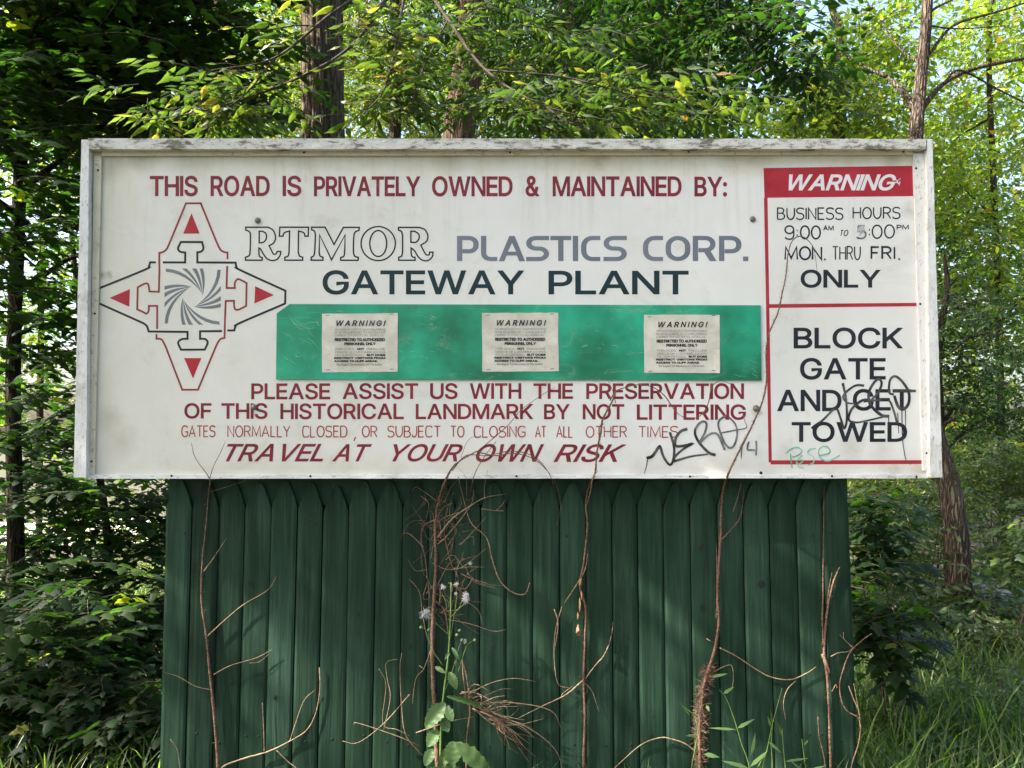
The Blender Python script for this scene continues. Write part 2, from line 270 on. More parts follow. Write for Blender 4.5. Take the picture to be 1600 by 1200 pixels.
'o':'163,-6 137,-4 113,2 92,13 73,27 57,45 44,67 34,91 29,118 27,147 29,177 34,204 44,229 57,250 73,268 92,283 113,294 137,300 163,302 189,300 213,294 235,283 254,268 270,250 283,229 292,204 298,177 300,147 298,118 292,91 283,67 270,45 254,27 235,13 213,2 189,-4|163,37 182,38 198,43 212,52 224,63 234,77 241,92 247,110 250,128 251,147 250,167 247,185 241,203 234,219 224,232 212,244 198,252 182,258 163,259 144,258 128,252 114,244 102,232 93,219 85,203 80,186 77,167 76,147 77,128 80,110 85,92 93,77 102,63 114,52 128,43 144,38',
'r':'41,0 41,298 88,298 88,252 91,252 98,266 107,279 120,289 134,296 150,301 168,303 180,302 191,302 191,253 181,255 163,256 149,255 137,252 125,247 115,241 106,233 99,223 94,212 90,200 89,186 89,0',
's':'143,-6 123,-5 105,-2 88,3 73,10 60,19 49,30 39,43 32,57 28,74 74,84 79,69 87,57 98,47 111,41 126,37 143,36 162,37 178,42 192,49 203,58 209,69 211,81 210,91 206,99 200,107 191,113 180,118 167,122 117,134 93,141 72,151 57,164 46,178 39,196 37,215 38,232 43,247 51,261 62,273 75,283 90,291 108,297 127,301 147,302 167,301 184,298 200,293 213,286 225,277 235,267 243,255 250,242 255,228 211,218 206,229 199,239 191,248 179,256 165,260 147,261 131,260 116,256 103,249 93,240 87,230 85,218 87,208 91,199 97,191 107,185 120,180 135,175 180,165 205,157 225,147 241,135 252,120 258,103 260,84 259,67 254,51 246,37 234,24 221,14 204,5 186,-1 165,-5',
't':'160,298 160,257 5,257 5,298|51,370 99,370 99,77 100,65 103,55 107,48 113,43 122,40 134,39 146,40 159,42 168,1 151,-2 132,-3 109,-1 89,6 72,17 60,32 53,51 51,73',
'y':'37,-109 48,-67 56,-69 65,-70 74,-71 82,-70 89,-68 96,-64 102,-58 108,-50 114,-40 118,-28 128,-1 14,298 66,298 130,122 147,68 162,16 144,16 159,68 176,122 240,298 292,298 161,-46 154,-60 147,-73 139,-84 130,-93 120,-101 110,-107 98,-111 85,-113 72,-114 51,-112'}

# ---------------------------------------------------------------- flat lettering tools (all in the plane of the sign)
def winding(x, y, loops):
    w = 0
    for l in loops:
        for i in range(len(l)):
            ax, ay = l[i - 1][0], l[i - 1][1]; bx, by = l[i][0], l[i][1]
            if (ay > y) != (by > y) and x < (bx - ax) * (y - ay) / (by - ay) + ax: w += 1 if by > ay else -1
    return w
class Art:                                               # gathers polygons drawn in the sign's plane
    def __init__(s, y): s.y = y; s.V = []; s.T = []; s.k = 0
    def pt(s, p, lift): return P(p[0], p[1], s.y - lift)
    def poly(s, loops):                                   # fills loops by winding number, so strokes may overlap
        s.k += 1; lift = (s.k % 40) * 5e-6
        vs = []; ed = []
        for l in loops:
            i0 = len(vs); vs += [Vector((float(p[0]), float(p[1]))) for p in l]
            ed += [(i0 + i, i0 + (i + 1) % len(l)) for i in range(len(l))]
        ov, _, of, _, _, _ = delaunay_2d_cdt(vs, ed, [], 0, 1e-5)
        b = len(s.V)
        for p in ov: s.V.append(s.pt((p.x, p.y), lift))
        for t in of:
            cx = sum(ov[i].x for i in t) / 3; cy = sum(ov[i].y for i in t) / 3
            if winding(cx, cy, loops): s.T.append(tuple(b + i for i in t))
    def ribbon(s, pts, w, closed=False, miter=True):
        pts = [np.array(p[:2], float) for p in pts]
        q = [pts[0]]
        for p in pts[1:]:
            if np.hypot(*(p - q[-1])) > 1e-3: q.append(p)
        if closed and np.hypot(*(q[0] - q[-1])) < 1e-3: q.pop()
        pts = q; n = len(pts)
        if n < 2: return
        if not hasattr(w, '__len__'): w = [w] * n
        else: w = list(np.interp(np.linspace(0, 1, n), np.linspace(0, 1, len(w)), w))
        s.k += 1; lift = (s.k % 40) * 5e-6; b = len(s.V)
        for i in range(n):
            a = pts[i - 1] if (i or closed) else None; c = pts[(i + 1) % n] if (i < n - 1 or closed) else None
            d1 = None if a is None else (pts[i] - a) / np.hypot(*(pts[i] - a))
            d2 = None if c is None else (c - pts[i]) / np.hypot(*(c - pts[i]))
            if d1 is None: d1 = d2
            if d2 is None: d2 = d1
            n1 = np.array([-d1[1], d1[0]]); n2 = np.array([-d2[1], d2[0]])
            m = n1 + n2; L = np.hypot(*m)
            m = n1 if L < .2 else m / L
            k = 1 / max(.45, float(m @ n1))
            for sg in (1, -1):
                s.V.append(s.pt(pts[i] + m * (sg * k * w[i] / 2), lift))
        for i in range(n if closed else n - 1):
            j = (i + 1) % n
            s.T.append((b + 2 * i, b + 2 * i + 1, b + 2 * j + 1, b + 2 * j))
    def stroke(s, pts, w, closed=False, n=5):            # smooth marker stroke
        c = [tuple(v)[:2] for v in catmull([(p[0], p[1], 0) for p in pts], n)]
        s.ribbon(c, w, closed)
    def mesh(s, name, mat, parent): 
        T = []
        for f in s.T:
            a, c, d = s.V[f[0]], s.V[f[1]], s.V[f[2]]
            T.append(f if (c - a).cross(d - a).y < 0 else tuple(reversed(f)))
        return mesh(name, s.V, T, mat, parent)

GP = {k: [[tuple(map(int, p.split(','))) for p in l.split()] for l in v.split('|')] for k, v in GL.items()}
def grow(loop, e):
    q = [np.array(loop[0], float)]
    for p in loop[1:]:
        p = np.array(p, float)
        if np.hypot(*(p - q[-1])) > .02: q.append(p)
    if np.hypot(*(q[0] - q[-1])) < .02: q.pop()
    n = len(q); out = []
    for i in range(n):
        d1 = q[i] - q[i - 1]; d2 = q[(i + 1) % n] - q[i]
        d1 /= np.hypot(*d1); d2 /= np.hypot(*d2)
        n1 = np.array([-d1[1], d1[0]]); n2 = np.array([-d2[1], d2[0]]); m = n1 + n2; L = np.hypot(*m)
        if L < .3: out.append(q[i] + n1 * e); continue
        m /= L
        out.append(q[i] + m * (e / max(.5, float(m @ n1))))
    return [tuple(p) for p in out]
def area(l): return sum(l[i - 1][0] * l[i][1] - l[i][0] * l[i - 1][1] for i in range(len(l))) / 2
def word(art, text, x0, x1, y0, y1, bold=0.0, skew=0.0, track=0.0, slope=0.0, ratio=None):
    """set a word so that its ink fills x0..x1, y0 (top)..y1 (baseline), in photograph pixels"""
    H = y1 - y0; gl = []; x = 0
    for ch in text:
        if ch == ' ': x += 130 + track; continue
        ls = GP[ch]; xs = [p[0] for l in ls for p in l]
        mn, mx = min(xs), max(xs)
        side = 26
        x += side; gl.append([[(p[0] - mn + x, p[1]) for p in l] for l in ls]); x += mx - mn + side + track
    lo = min(p[0] for g in gl for l in g for p in l); hi = max(p[0] + skew * p[1] for g in gl for l in g for p in l)
    k = (x1 - x0 - 2 * bold) / (hi - lo); kv = (H - 2 * bold) / 400
    for g in gl:
        loops = [[(x0 + bold + (p[0] + skew * p[1] - lo) * k, y1 - bold - p[1] * kv + slope * (p[0] - lo) * k) for p in l] for l in g]
        e = bold if area(max(loops, key=lambda l: abs(area(l)))) < 0 else -bold
        if bold: loops = [grow(l, e) for l in loops]     # holes run the other way round, so they shrink
        art.poly(loops)
def rp(pts, closed=False):                                # rounded path: (x, y, r) r 0 sharp, 1 elliptical, >1 radius
    n = len(pts); out = []
    for i, p in enumerate(pts):
        r = p[2] if len(p) > 2 else 0
        v = np.array(p[:2], float)
        if r == 0 or (not closed and i in (0, n - 1)): out.append(tuple(v)); continue
        a = np.array(pts[i - 1][:2], float); b = np.array(pts[(i + 1) % n][:2], float)
        la, lb = np.hypot(*(a - v)), np.hypot(*(b - v))
        if r == 1: s = v + (a - v) * .5; e = v + (b - v) * .5
        else: s = v + (a - v) / la * min(r, la / 2); e = v + (b - v) / lb * min(r, lb / 2)
        for k in range(6):
            t = k / 5; c1 = s + (v - s) * .56; c2 = e + (v - e) * .56
            q = (1 - t) ** 3 * s + 3 * (1 - t) ** 2 * t * c1 + 3 * (1 - t) * t * t * c2 + t ** 3 * e
            out.append(tuple(q))
    return out
# hand lettered alphabet: (width, strokes); a stroke starting with 'c' is closed
HL = {
 'A': (.72, [[(0, 0), (.5, 1), (1, 0)], [(.18, .33), (.82, .33)]]),
 'B': (.6, [[(0, 0), (0, 1), (.88, 1, 1), (.88, .54, 1), (.1, .54)], [(0, .54), (1, .54, 1), (1, 0, 1), (0, 0)]]),
 'C': (.62, [[(1, .84), (.95, 1, 1), (.5, 1, 1), (0, 1, 1), (0, 0, 1), (.5, 0, 1), (.95, 0, 1), (1, .16)]]),
 'D': (.66, [['c', (0, 0), (0, 1), (1, 1, 1), (1, 0, 1)]]),
 'E': (.52, [[(1, 1), (0, 1), (0, 0), (1, 0)], [(0, .52), (.85, .52)]]),
 'F': (.52, [[(1, 1), (0, 1), (0, 0)], [(0, .52), (.85, .52)]]),
 'G': (.68, [[(1, .84), (.9, 1, 1), (0, 1, 1), (0, 0, 1), (1, 0, 1), (1, .45), (.55, .45)]]),
 'H': (.64, [[(0, 0), (0, 1)], [(1, 0), (1, 1)], [(0, .52), (1, .52)]]),
 'I': (.0, [[(0, 0), (0, 1)]]),
 'J': (.42, [[(1, 1), (1, 0, 1), (0, 0, 1), (0, .22)]]),
 'L': (.48, [[(0, 1), (0, 0), (1, 0)]]),
 'M': (.86, [[(0, 0), (.06, 1), (.5, .1), (.94, 1), (1, 0)]]),
 'N': (.62, [[(0, 0), (0, 1), (1, 0), (1, 1)]]),
 'O': (.74, [['c', (0, 0, 1), (0, 1, 1), (1, 1, 1), (1, 0, 1)]]),
 'P': (.6, [[(0, 0), (0, 1), (1, 1, 1), (1, .46, 1), (.1, .46)]]),
 'R': (.62, [[(0, 0), (0, 1), (.95, 1, 1), (.95, .5, 1), (.1, .5)], [(.5, .5), (1, 0)]]),
 'S': (.6, [[(.96, .85), (.9, 1, 1), (0, 1, 1), (0, .53, 1), (1, .53, 1), (1, 0, 1), (.06, 0, 1), (0, .16)]]),
 'T': (.62, [[(0, 1), (1, 1)], [(.5, 1), (.5, 0)]]),
 'U': (.64, [[(0, 1), (0, 0, 1), (1, 0, 1), (1, 1)]]),
 'Y': (.66, [[(0, 1), (.5, .48), (1, 1)], [(.5, .48), (.5, 0)]]),
 '0': (.7, [['c', (0, 0, 1), (0, 1, 1), (1, 1, 1), (1, 0, 1)]]),
 '5': (.62, [[(.85, 1), (.12, 1), (.06, .56), (1, .62, 1), (1, 0, 1), (0, 0, 1), (0, .14)]]),
 '9': (.66, [['c', (0, .42, 1), (0, 1, 1), (.95, 1, 1), (.95, .42, 1)], [(.95, .7), (.98, 0, 1), (.2, -.02, 1), (0, .14)]]),
 '.': (.0, [[(0, 0), (0, .07)]]), ':': (.0, [[(0, .18), (0, .26)], [(0, .62), (0, .70)]]),
 '4': (.66, [[(.1, 1), (0, .35), (1, .35)], [(.85, 1), (.8, 0)]]),
}
def hand(art, text, x0, x1, y0, y1, w, gap=.2, skew=0, jit=.012):
    """hand lettering; ink of the word fills x0..x1"""
    H = y1 - y0; tot = sum(HL[c][0] + gap for c in text) - gap
    k = (x1 - x0 - w - skew * H) / tot if tot > .1 else 1
    x = x0 + w / 2
    for c in text:
        wd, strokes = HL[c]
        jy = random.uniform(-jit, jit) * H; jx = random.uniform(-jit, jit) * H
        for st in strokes:
            closed = st[0] == 'c'; st = st[1:] if closed else st
            q = [(x + jx + p[0] * wd * k + skew * H * p[1], y1 - w * .5 - p[1] * (H - w) + jy, *(p[2:])) for p in st]
            wv = w if closed else [w * random.uniform(.85, 1.1), w * random.uniform(.95, 1.1), w * random.uniform(.8, 1.05)]
            art.ribbon(rp(q, closed), wv, closed)
        x += (wd + gap) * k
def flagpath(pts, closed=False, n=4):                     # (x, y) corner, (x, y, 1) smooth
    m = len(pts); out = []
    segs = m if closed else m - 1
    V2 = [np.array(p[:2], float) for p in pts]; fl = [len(p) > 2 for p in pts]
    for i in range(segs):
        j = (i + 1) % m
        if not fl[i] and not fl[j]: out.append(tuple(V2[i])); continue
        p1, p2 = V2[i], V2[j]
        p0 = V2[i - 1] if fl[i] and (i or closed) else 2 * p1 - p2
        p3 = V2[(j + 1) % m] if fl[j] and (j < m - 1 or closed) else 2 * p2 - p1
        for k in range(n):
            t = k / n
            out.append(tuple(.5 * ((2 * p1) + (p2 - p0) * t + (2 * p0 - 5 * p1 + 4 * p2 - p3) * t * t + (3 * p1 - p0 - 3 * p2 + p3) * t ** 3)))
    if not closed: out.append(tuple(V2[-1]))
    return out

# ---------------------------------------------------------------- sign materials
def paintmat(name, col, col2, rough=.45, worn=(.62, .60, .55), wear=.62, scale=9):
    m, nt, b = newmat(name)
    f = noise(nt, scale, 6); g = noise(nt, 60, 4)
    c = ramp(nt, f, [(.35, col), (.65, col2)])
    c = mix(nt, ramp(nt, g, [(wear, (0, 0, 0)), (wear + .12, (.55, .55, .55))]), c, worn)
    nt.links.new(c, b.inputs['Base Color']); b.inputs['Roughness'].default_value = rough; b.inputs['Specular IOR Level'].default_value = .25
    return m
M_PANEL, nt, b = newmat('sign_panel_paint')
f1 = noise(nt, 1.6, 5); f2 = noise(nt, 7, 6, (1, 1, 1.6), .7); f3 = noise(nt, 120, 2); f4 = noise(nt, 2.6, 7, (1, 1, 1), .72, .8)
c = ramp(nt, f1, [(.3, (.63, .63, .59)), (.7, (.735, .74, .725))])
c = mix(nt, ramp(nt, f2, [(.58, (0, 0, 0)), (.80, (.55, .55, .55))]), c, (.50, .47, .38))
geo = nt.nodes.new('ShaderNodeNewGeometry'); sx = nt.nodes.new('ShaderNodeSeparateXYZ'); nt.links.new(geo.outputs['Position'], sx.inputs[0])
def ragged_band(a, b_, sock):                               # a band with its own ragged shape: edge grime and a wide left tint
    mr = N(nt, 'ShaderNodeMapRange'); nt.links.new(sock, mr.inputs[0]); mr.inputs[1].default_value = a; mr.inputs[2].default_value = b_
    ad = N(nt, 'ShaderNodeMath', operation='MULTIPLY'); nt.links.new(mr.outputs[0], ad.inputs[0])
    nt.links.new(ramp(nt, noise(nt, 5, 5, (1, 1, 1), .7), [(.25, (.15, .15, .15)), (.65, (1, 1, 1))]), ad.inputs[1])
    return ad.outputs[0]
ZT = P(800, 245).z; ZB = P(800, 741).z; XL = P(150, 500).x; XR = P(1440, 500).x
c = mix(nt, ragged_band(ZT - .10, ZT + .01, sx.outputs[2]), c, (.48, .42, .26))
c = mix(nt, ragged_band(ZB + .10, ZB - .03, sx.outputs[2]), c, (.50, .47, .40))
c = mix(nt, ragged_band(XL + .16, XL - .02, sx.outputs[0]), c, (.60, .54, .38))
c = mix(nt, ragged_band(.3, XL - .4, sx.outputs[0]), c, (.60, .585, .50))  # wide band, warmer and darker towards the left
c = mix(nt, ramp(nt, f4, [(.56, (0, 0, 0)), (.72, (.48, .48, .48))]), c, (.42, .39, .32))
dr = N(nt, 'ShaderNodeMath', operation='MULTIPLY'); nt.links.new(ramp(nt, noise(nt, 16, 5, (1, 1, .07), .7), [(.52, (0, 0, 0)), (.68, (.6, .6, .6))]), dr.inputs[0]); nt.links.new(ragged_band(ZT - .42, ZT, sx.outputs[2]), dr.inputs[1])
c = mix(nt, dr.outputs[0], c, (.42, .37, .26))
c = mix(nt, ramp(nt, f3, [(.74, (0, 0, 0)), (.77, (.8, .8, .8))]), c, (.22, .20, .17))
spots = nt.nodes.new('ShaderNodeValue'); spots.outputs[0].default_value = 0; acc = spots.outputs[0]
wob = N(nt, 'ShaderNodeTexNoise', i_Scale=9.0, i_Detail=6.0); wob.inputs['Roughness'].default_value = .75; nt.links.new(geo.outputs['Position'], wob.inputs['Vector'])
wp = N(nt, 'ShaderNodeVectorMath', operation='MULTIPLY_ADD'); nt.links.new(wob.outputs['Color'], wp.inputs[0]); wp.inputs[1].default_value = (.10, .0, .10); nt.links.new(geo.outputs['Position'], wp.inputs[2])
for px, py, rad, st in ((157, 430, 9, 1.2), (170, 428, 7, .9), (168, 655, 22, .5), (190, 690, 26, .45), (300, 255, 30, .35), (170, 262, 26, .7), (220, 247, 22, .6), (935, 252, 14, .8), (945, 246, 10, .7), (1180, 246, 26, .55), (1140, 250, 20, .4), (700, 250, 24, .4), (1230, 705, 16, .3), (1330, 695, 22, .45), (1380, 700, 18, .35), (1425, 330, 14, .6), (1440, 735, 16, .8), (620, 735, 16, .35), (402, 350, 8, .5), (1182, 645, 8, .7), (396, 645, 7, .5), (545, 731, 12, .3), (1395, 245, 16, .6), (850, 600, 18, .3), (1400, 735, 10, .5)):
    ce = P(px, py, 0); ds = N(nt, 'ShaderNodeVectorMath', operation='DISTANCE'); nt.links.new(wp.outputs[0], ds.inputs[0]); ds.inputs[1].default_value = (ce.x + .05, ce.y, ce.z + .05)
    m1 = N(nt, 'ShaderNodeMapRange'); nt.links.new(ds.outputs['Value'], m1.inputs[0]); m1.inputs[1].default_value = rad * .0024 * 1.3; m1.inputs[2].default_value = rad * .0024 * .1; m1.inputs[3].default_value = 0; m1.inputs[4].default_value = st * .75
    mx = N(nt, 'ShaderNodeMath', operation='MAXIMUM'); nt.links.new(m1.outputs[0], mx.inputs[0]); nt.links.new(acc, mx.inputs[1]); acc = mx.outputs[0]
c = mix(nt, acc, c, (.30, .27, .19))
nt.links.new(c, b.inputs['Base Color']); b.inputs['Roughness'].default_value = .42; b.inputs['Specular IOR Level'].default_value = .35
bump(nt, b, noise(nt, 3, 3), .12, .01)
def weathered(name, base, dirt, lichen, lo=.50, stretch=(.35, 1, 1)):
    m, nt, b = newmat(name)
    f = noise(nt, 26, 7, stretch, .75); g = noise(nt, 9, 5, (1, 1, 1), .7); h = noise(nt, 150, 3, stretch)
    c = ramp(nt, f, [(lo - .1, base), (lo + .06, [base[i] * .8 for i in range(3)]), (lo + .12, dirt), (lo + .25, [d * .5 for d in dirt])])
    c = mix(nt, ramp(nt, g, [(.56, (0, 0, 0)), (.68, (.7, .7, .7))]), c, lichen)
    c = mix(nt, ramp(nt, h, [(.60, (0, 0, 0)), (.66, (.7, .7, .7))]), c, dirt)
    nt.links.new(c, b.inputs['Base Color']); b.inputs['Roughness'].default_value = .8; b.inputs['Specular IOR Level'].default_value = .2
    bump(nt, b, f, .7, .004); return m
M_TOP = weathered('weathered_top_board', (.66, .66, .62), (.16, .15, .12), (.27, .30, .20), .46)
M_SIDE = weathered('weathered_side_board', (.68, .69, .68), (.26, .25, .22), (.45, .44, .37), .54, (1, 1, .25))
M_BOT = weathered('chipped_bottom_board', (.72, .73, .73), (.22, .21, .19), (.62, .62, .60), .57, (.3, 1, 1))
M_TRIM = weathered('cream_trim', (.60, .55, .43), (.28, .24, .17), (.50, .47, .38), .62, (.4, 1, .4))
M_TRIMR = weathered('white_trim', (.70, .70, .69), (.30, .28, .25), (.62, .61, .57), .62, (1, 1, .3))
M_MAROON = paintmat('maroon_paint', (.150, .016, .024), (.23, .024, .038), wear=.60, worn=(.34, .15, .17))
M_RED = paintmat('red_paint', (.32, .016, .026), (.40, .030, .045), wear=.66, worn=(.45, .16, .18))
M_THINRED = paintmat('thin_red_paint', (.26, .04, .035), (.40, .09, .075), wear=.60, worn=(.5, .28, .25), scale=30)
M_BROWNRED = paintmat('faded_red_line_paint', (.20, .032, .028), (.30, .05, .045), wear=.66, worn=(.45, .2, .18))
M_BLACK = paintmat('black_paint', (.012, .014, .014), (.022, .026, .028), wear=.74)
M_NAVY = paintmat('blue_black_paint', (.012, .015, .021), (.020, .025, .035), wear=.72, worn=(.2, .2, .22))
M_TEAL = paintmat('dark_teal_paint', (.008, .026, .027), (.012, .034, .045), wear=.74, worn=(.2, .25, .27))
M_GREY = paintmat('grey_blue_paint', (.125, .150, .178), (.18, .20, .24), wear=.66, worn=(.32, .33, .36), scale=5)
M_SWIRL = paintmat('grey_logo_paint', (.14, .16, .175), (.19, .21, .225), wear=.72)
M_WHITEP = paintmat('white_letter_paint', (.66, .64, .66), (.72, .70, .72), wear=.7, worn=(.5, .3, .32))
M_INK = paintmat('printed_ink', (.03, .03, .03), (.06, .06, .055), wear=.7)
M_INKL = paintmat('pale_printed_ink', (.17, .17, .155), (.27, .27, .245), wear=.6, scale=60)
def marker(name, a, b_):
    m, nt, b = newmat(name); f = noise(nt, 18, 4)
    nt.links.new(ramp(nt, f, [(.42, a), (.62, b_)]), b.inputs['Base Color']); b.inputs['Roughness'].default_value = .3; return m
M_MARK = marker('black_marker', (.010, .010, .010), (.10, .10, .098))
M_MARKF = marker('worn_black_marker', (.07, .07, .072), (.24, .24, .25))
M_MARKG = marker('green_marker', (.07, .38, .20), (.38, .60, .48))
M_GPLATE, nt, b = newmat('green_plate_paint')
f1 = noise(nt, 2.4, 4, loc=(.4, 0, .2)); sc = noise(nt, 7, 9, (1, 1, 1.8), .8, .8)
c = ramp(nt, f1, [(.38, (.003, .14, .066)), (.64, (.015, .40, .235))])
c = mix(nt, ramp(nt, sc, [(.54, (0, 0, 0)), (.64, (.34, .34, .34)), (.76, (.6, .6, .6))]), c, (.24, .38, .22))
wv = N(nt, 'ShaderNodeTexWave', i_Scale=2.2, i_Distortion=9.0, i_Detail=2.0); wv.inputs['Detail Scale'].default_value = 1.6
nt.links.new(N(nt, 'ShaderNodeNewGeometry').outputs['Position'], wv.inputs['Vector'])
mk = N(nt, 'ShaderNodeMath', operation='MULTIPLY')
nt.links.new(ramp(nt, wv.outputs['Fac'], [(.975, (0, 0, 0)), (.999, (.6, .6, .6))]), mk.inputs[0])
nt.links.new(ramp(nt, noise(nt, 4.5, 4), [(.44, (0, 0, 0)), (.58, (.5, .5, .5))]), mk.inputs[1])
nt.links.new(c, b.inputs['Base Color']); b.inputs['Roughness'].default_value = .32; b.inputs['Specular IOR Level'].default_value = .5
bump(nt, b, f1, .25, .02)
M_PAPER = simple('aged_paper', (.50, .48, .40), (.64, .62, .55), 14, .7, .8, .006)
M_BOLT = simple('rusty_steel', (.10, .085, .07), (.26, .23, .20), 200, .5, .4, .001, metal=.4)
M_NAIL = simple('dark_nail', (.008, .007, .006), (.02, .018, .015), 200, .6, 0)
M_WOOD = simple('rough_timber', (.10, .075, .05), (.20, .155, .11), 12, .9, .4, .004, stretch=(1, 1, .1))

# ---------------------------------------------------------------- the sign
sign = thing('road_sign', P(795, 748), 'wide white painted warning sign of a plastics company mounted over the green fence', 'sign')
def slab(name, quad, yf, yb, mat, parent=sign, nx=1, nz=1, jit=0):
    """box whose front face has its four corners (TL, TR, BR, BL; photograph pixels) at depth yf, back at yb"""
    f = [P(*q, yf) for q in quad]
    V = []; Fc = []
    for j in range(nz + 1):
        for i in range(nx + 1):
            u, v = i / nx, j / nz
            p = (f[0] * (1 - u) + f[1] * u) * (1 - v) + (f[3] * (1 - u) + f[2] * u) * v
            if jit and (nx > 4 or nz > 4): p = p + Vector((random.uniform(-jit, jit) if nz > 4 else 0, random.uniform(-jit, jit), random.uniform(-jit, jit) if nx > 4 else 0))
            V.append(p)
    fr = len(V)
    for p in V[:fr]: V.append(Vector((p.x, yb, p.z)))
    W = nx + 1
    for j in range(nz):
        for i in range(nx):
            a = j * W + i
            Fc.append((a, a + W, a + W + 1, a + 1)); Fc.append((fr + a, fr + a + 1, fr + a + W + 1, fr + a + W))
    ring = [i for i in range(nx)] + [j * W + nx for j in range(nz)] + [nz * W + i for i in range(nx, 0, -1)] + [j * W for j in range(nz, 0, -1)]
    for k in range(len(ring)):
        a, c = ring[k], ring[(k + 1) % len(ring)]
        Fc.append((a, c, fr + c, fr + a))
    return mesh(name, V, Fc, mat, parent)
slab('panel', [(146, 233), (1446, 231), (1458, 747), (136, 748)], 0, .018, M_PANEL, nx=30, nz=12)
slab('side_board', [(127, 218), (139, 218), (134.5, 746), (115, 746)], -.034, .03, M_SIDE, nz=26, jit=.0006)
slab('side_board', [(1448.5, 217), (1457, 217), (1472.5, 746), (1454, 746)], -.034, .03, M_SIDE, nz=26, jit=.0006)
slab('top_board', [(137.5, 216), (1448, 217), (1446, 232.5), (139, 233)], -.036, .03, M_TOP, nx=60, jit=.0007)
slab('bottom_board', [(137, 741.5), (1454, 741), (1455, 747.5), (137, 748)], -.014, .03, M_BOT, nx=60, jit=.0007)
slab('inner_trim', [(147, 243.5), (158.5, 243.5), (147.5, 741), (138.5, 741)], -.010, -.0005, M_TRIM, nz=14, jit=.0003)
slab('inner_trim', [(159, 233.5), (1426, 231.5), (1426, 241.5), (159, 243.5)], -.011, -.0005, M_TRIM, nx=30, jit=.0003)
slab('inner_trim', [(1427, 240), (1447, 240), (1454.5, 735), (1442.5, 735)], -.010, -.0005, M_TRIMR, nz=14, jit=.0003)
for px in (350, 1250):
    V, Fc = [], []; p = P(px, 700, .09); box_vf((p.x - .045, .135, 0), (p.x + .045, .225, ZT - .05), V, Fc); mesh('support_post', V, Fc, M_WOOD, sign)
for py in (300, 690):
    V, Fc = [], []; p = P(px, py, .09); box_vf((XL, .0305, p.z - .04), (XR, .0695 + .065, p.z + .04), V, Fc); mesh('support_rail', V, Fc, M_WOOD, sign)

# small irregular chips and nails
nail_me = None
def disc_dome(px, py, r, y, mat, name, parent, h=.5, seg=10):
    c = P(px, py, y); s = scale_at(y) * r; V = []; Fc = []
    for j, (rr, hh) in enumerate(((1, 0), (.92, .45), (.6, .85), (0.0, 1))):
        if rr == 0: V.append(c + Vector((0, -s * h, 0)))
        else:
            for k in range(seg):
                a = 2 * math.pi * k / seg; V.append(c + Vector((math.cos(a) * s * rr, -s * h * hh, math.sin(a) * s * rr)))
    for j in range(2):
        for k in range(seg): Fc.append((j * seg + k, j * seg + (k + 1) % seg, (j + 1) * seg + (k + 1) % seg, (j + 1) * seg + k))
    for k in range(seg): Fc.append((2 * seg + k, 2 * seg + (k + 1) % seg, 3 * seg))
    return mesh(name, V, Fc, mat, parent, smooth=True)
for px, py, r in ((402.5, 344.5, 5), (1176, 342.5, 4.8), (396.5, 636, 5), (1181.5, 638, 5.4)):
    disc_dome(px, py, r, -.0006, M_BOLT, 'bolt', sign, .7)
for px, py, y in ((475, 238, -.0115), (797, 238, -.0115), (1076, 237, -.0115), (1412, 237, -.0115), (153, 266, -.0105), (148, 490, -.0105), (143, 721, -.0105),
                  (1431.5, 263, -.0105), (1438, 475, -.0105), (1448, 708, -.0105), (268, 743.5, -.0145), (485, 744, -.0145), (807, 744, -.0145), (1078, 744.5, -.0145), (1300, 744, -.0145), (1432, 745, -.0145),
                  (1189, 739, -.0006)):
    disc_dome(px, py, 1.9 if py != 739 else 2.6, y, M_NAIL, 'nail', sign, .35, 8)

# printed bands
a = Art(-.0002)
a.poly([[(1193, 262.5), (1426, 259), (1427, 306.5), (1199, 309), (1194.5, 309)]])
a.ribbon([(1196.5, 309), (1199.5, 480), (1203.5, 722.5)], [5.6, 5.2, 5])
a.ribbon([(1202, 478.2), (1432, 475.8)], [6, 5.4]); a.ribbon([(1204, 722.5), (1441, 722)], [6.5, 6])
a.ribbon([(1427.5, 307), (1433, 480), (1441.5, 719)], [1.2, 1.4, 2])
a.mesh('red_border', M_RED, sign)

def line(name, mat, words, bold, skew=0, track=0, y=-.0005, fn=None):
    for wd in words:                                      # every word is a part
        a = Art(y); word(a, *wd, bold=bold, skew=skew, track=track); a.mesh(name, mat, sign)
line('lettering', M_MAROON, [('THIS', 234, 309, 274.8, 306.5), ('ROAD', 329, 421.5, 274.8, 306.5), ('IS', 441.5, 471, 274.8, 306.5), ('PRIVATELY', 490.5, 656.5, 275.5, 306.8),
     ('OWNED', 675, 801, 275.5, 306.8), ('&', 821, 842.5, 275, 306.8), ('MAINTAINED', 863.5, 1065, 275.5, 306.8), ('BY:', 1085, 1136, 276, 307)], 1.0)
line('lettering', M_TEAL, [('GATEWAY', 504, 818.5, 422.5, 460), ('PLANT', 857, 1076, 423, 460)], 1.1)
line('lettering', M_MAROON, [('PLEASE', 392.5, 516, 599, 624), ('ASSIST', 535.5, 653.5, 598.8, 623.5), ('US', 672, 715, 598.8, 623.5), ('WITH', 734, 814.5, 598.8, 623.3),
     ('THE', 833.5, 895.5, 599, 623.3), ('PRESERVATION', 916, 1162.5, 599, 623.5),
     ('OF', 288, 330.5, 630, 654), ('THIS', 346, 418, 630, 654.5), ('HISTORICAL', 438, 631, 630.5, 655), ('LANDMARK', 649.5, 833, 631, 655), ('BY', 850, 890, 631.5, 655.2), ('NOT', 910.5, 975.5, 631.5, 655.4), ('LITTERING', 995, 1165.5, 632, 656)], .72)
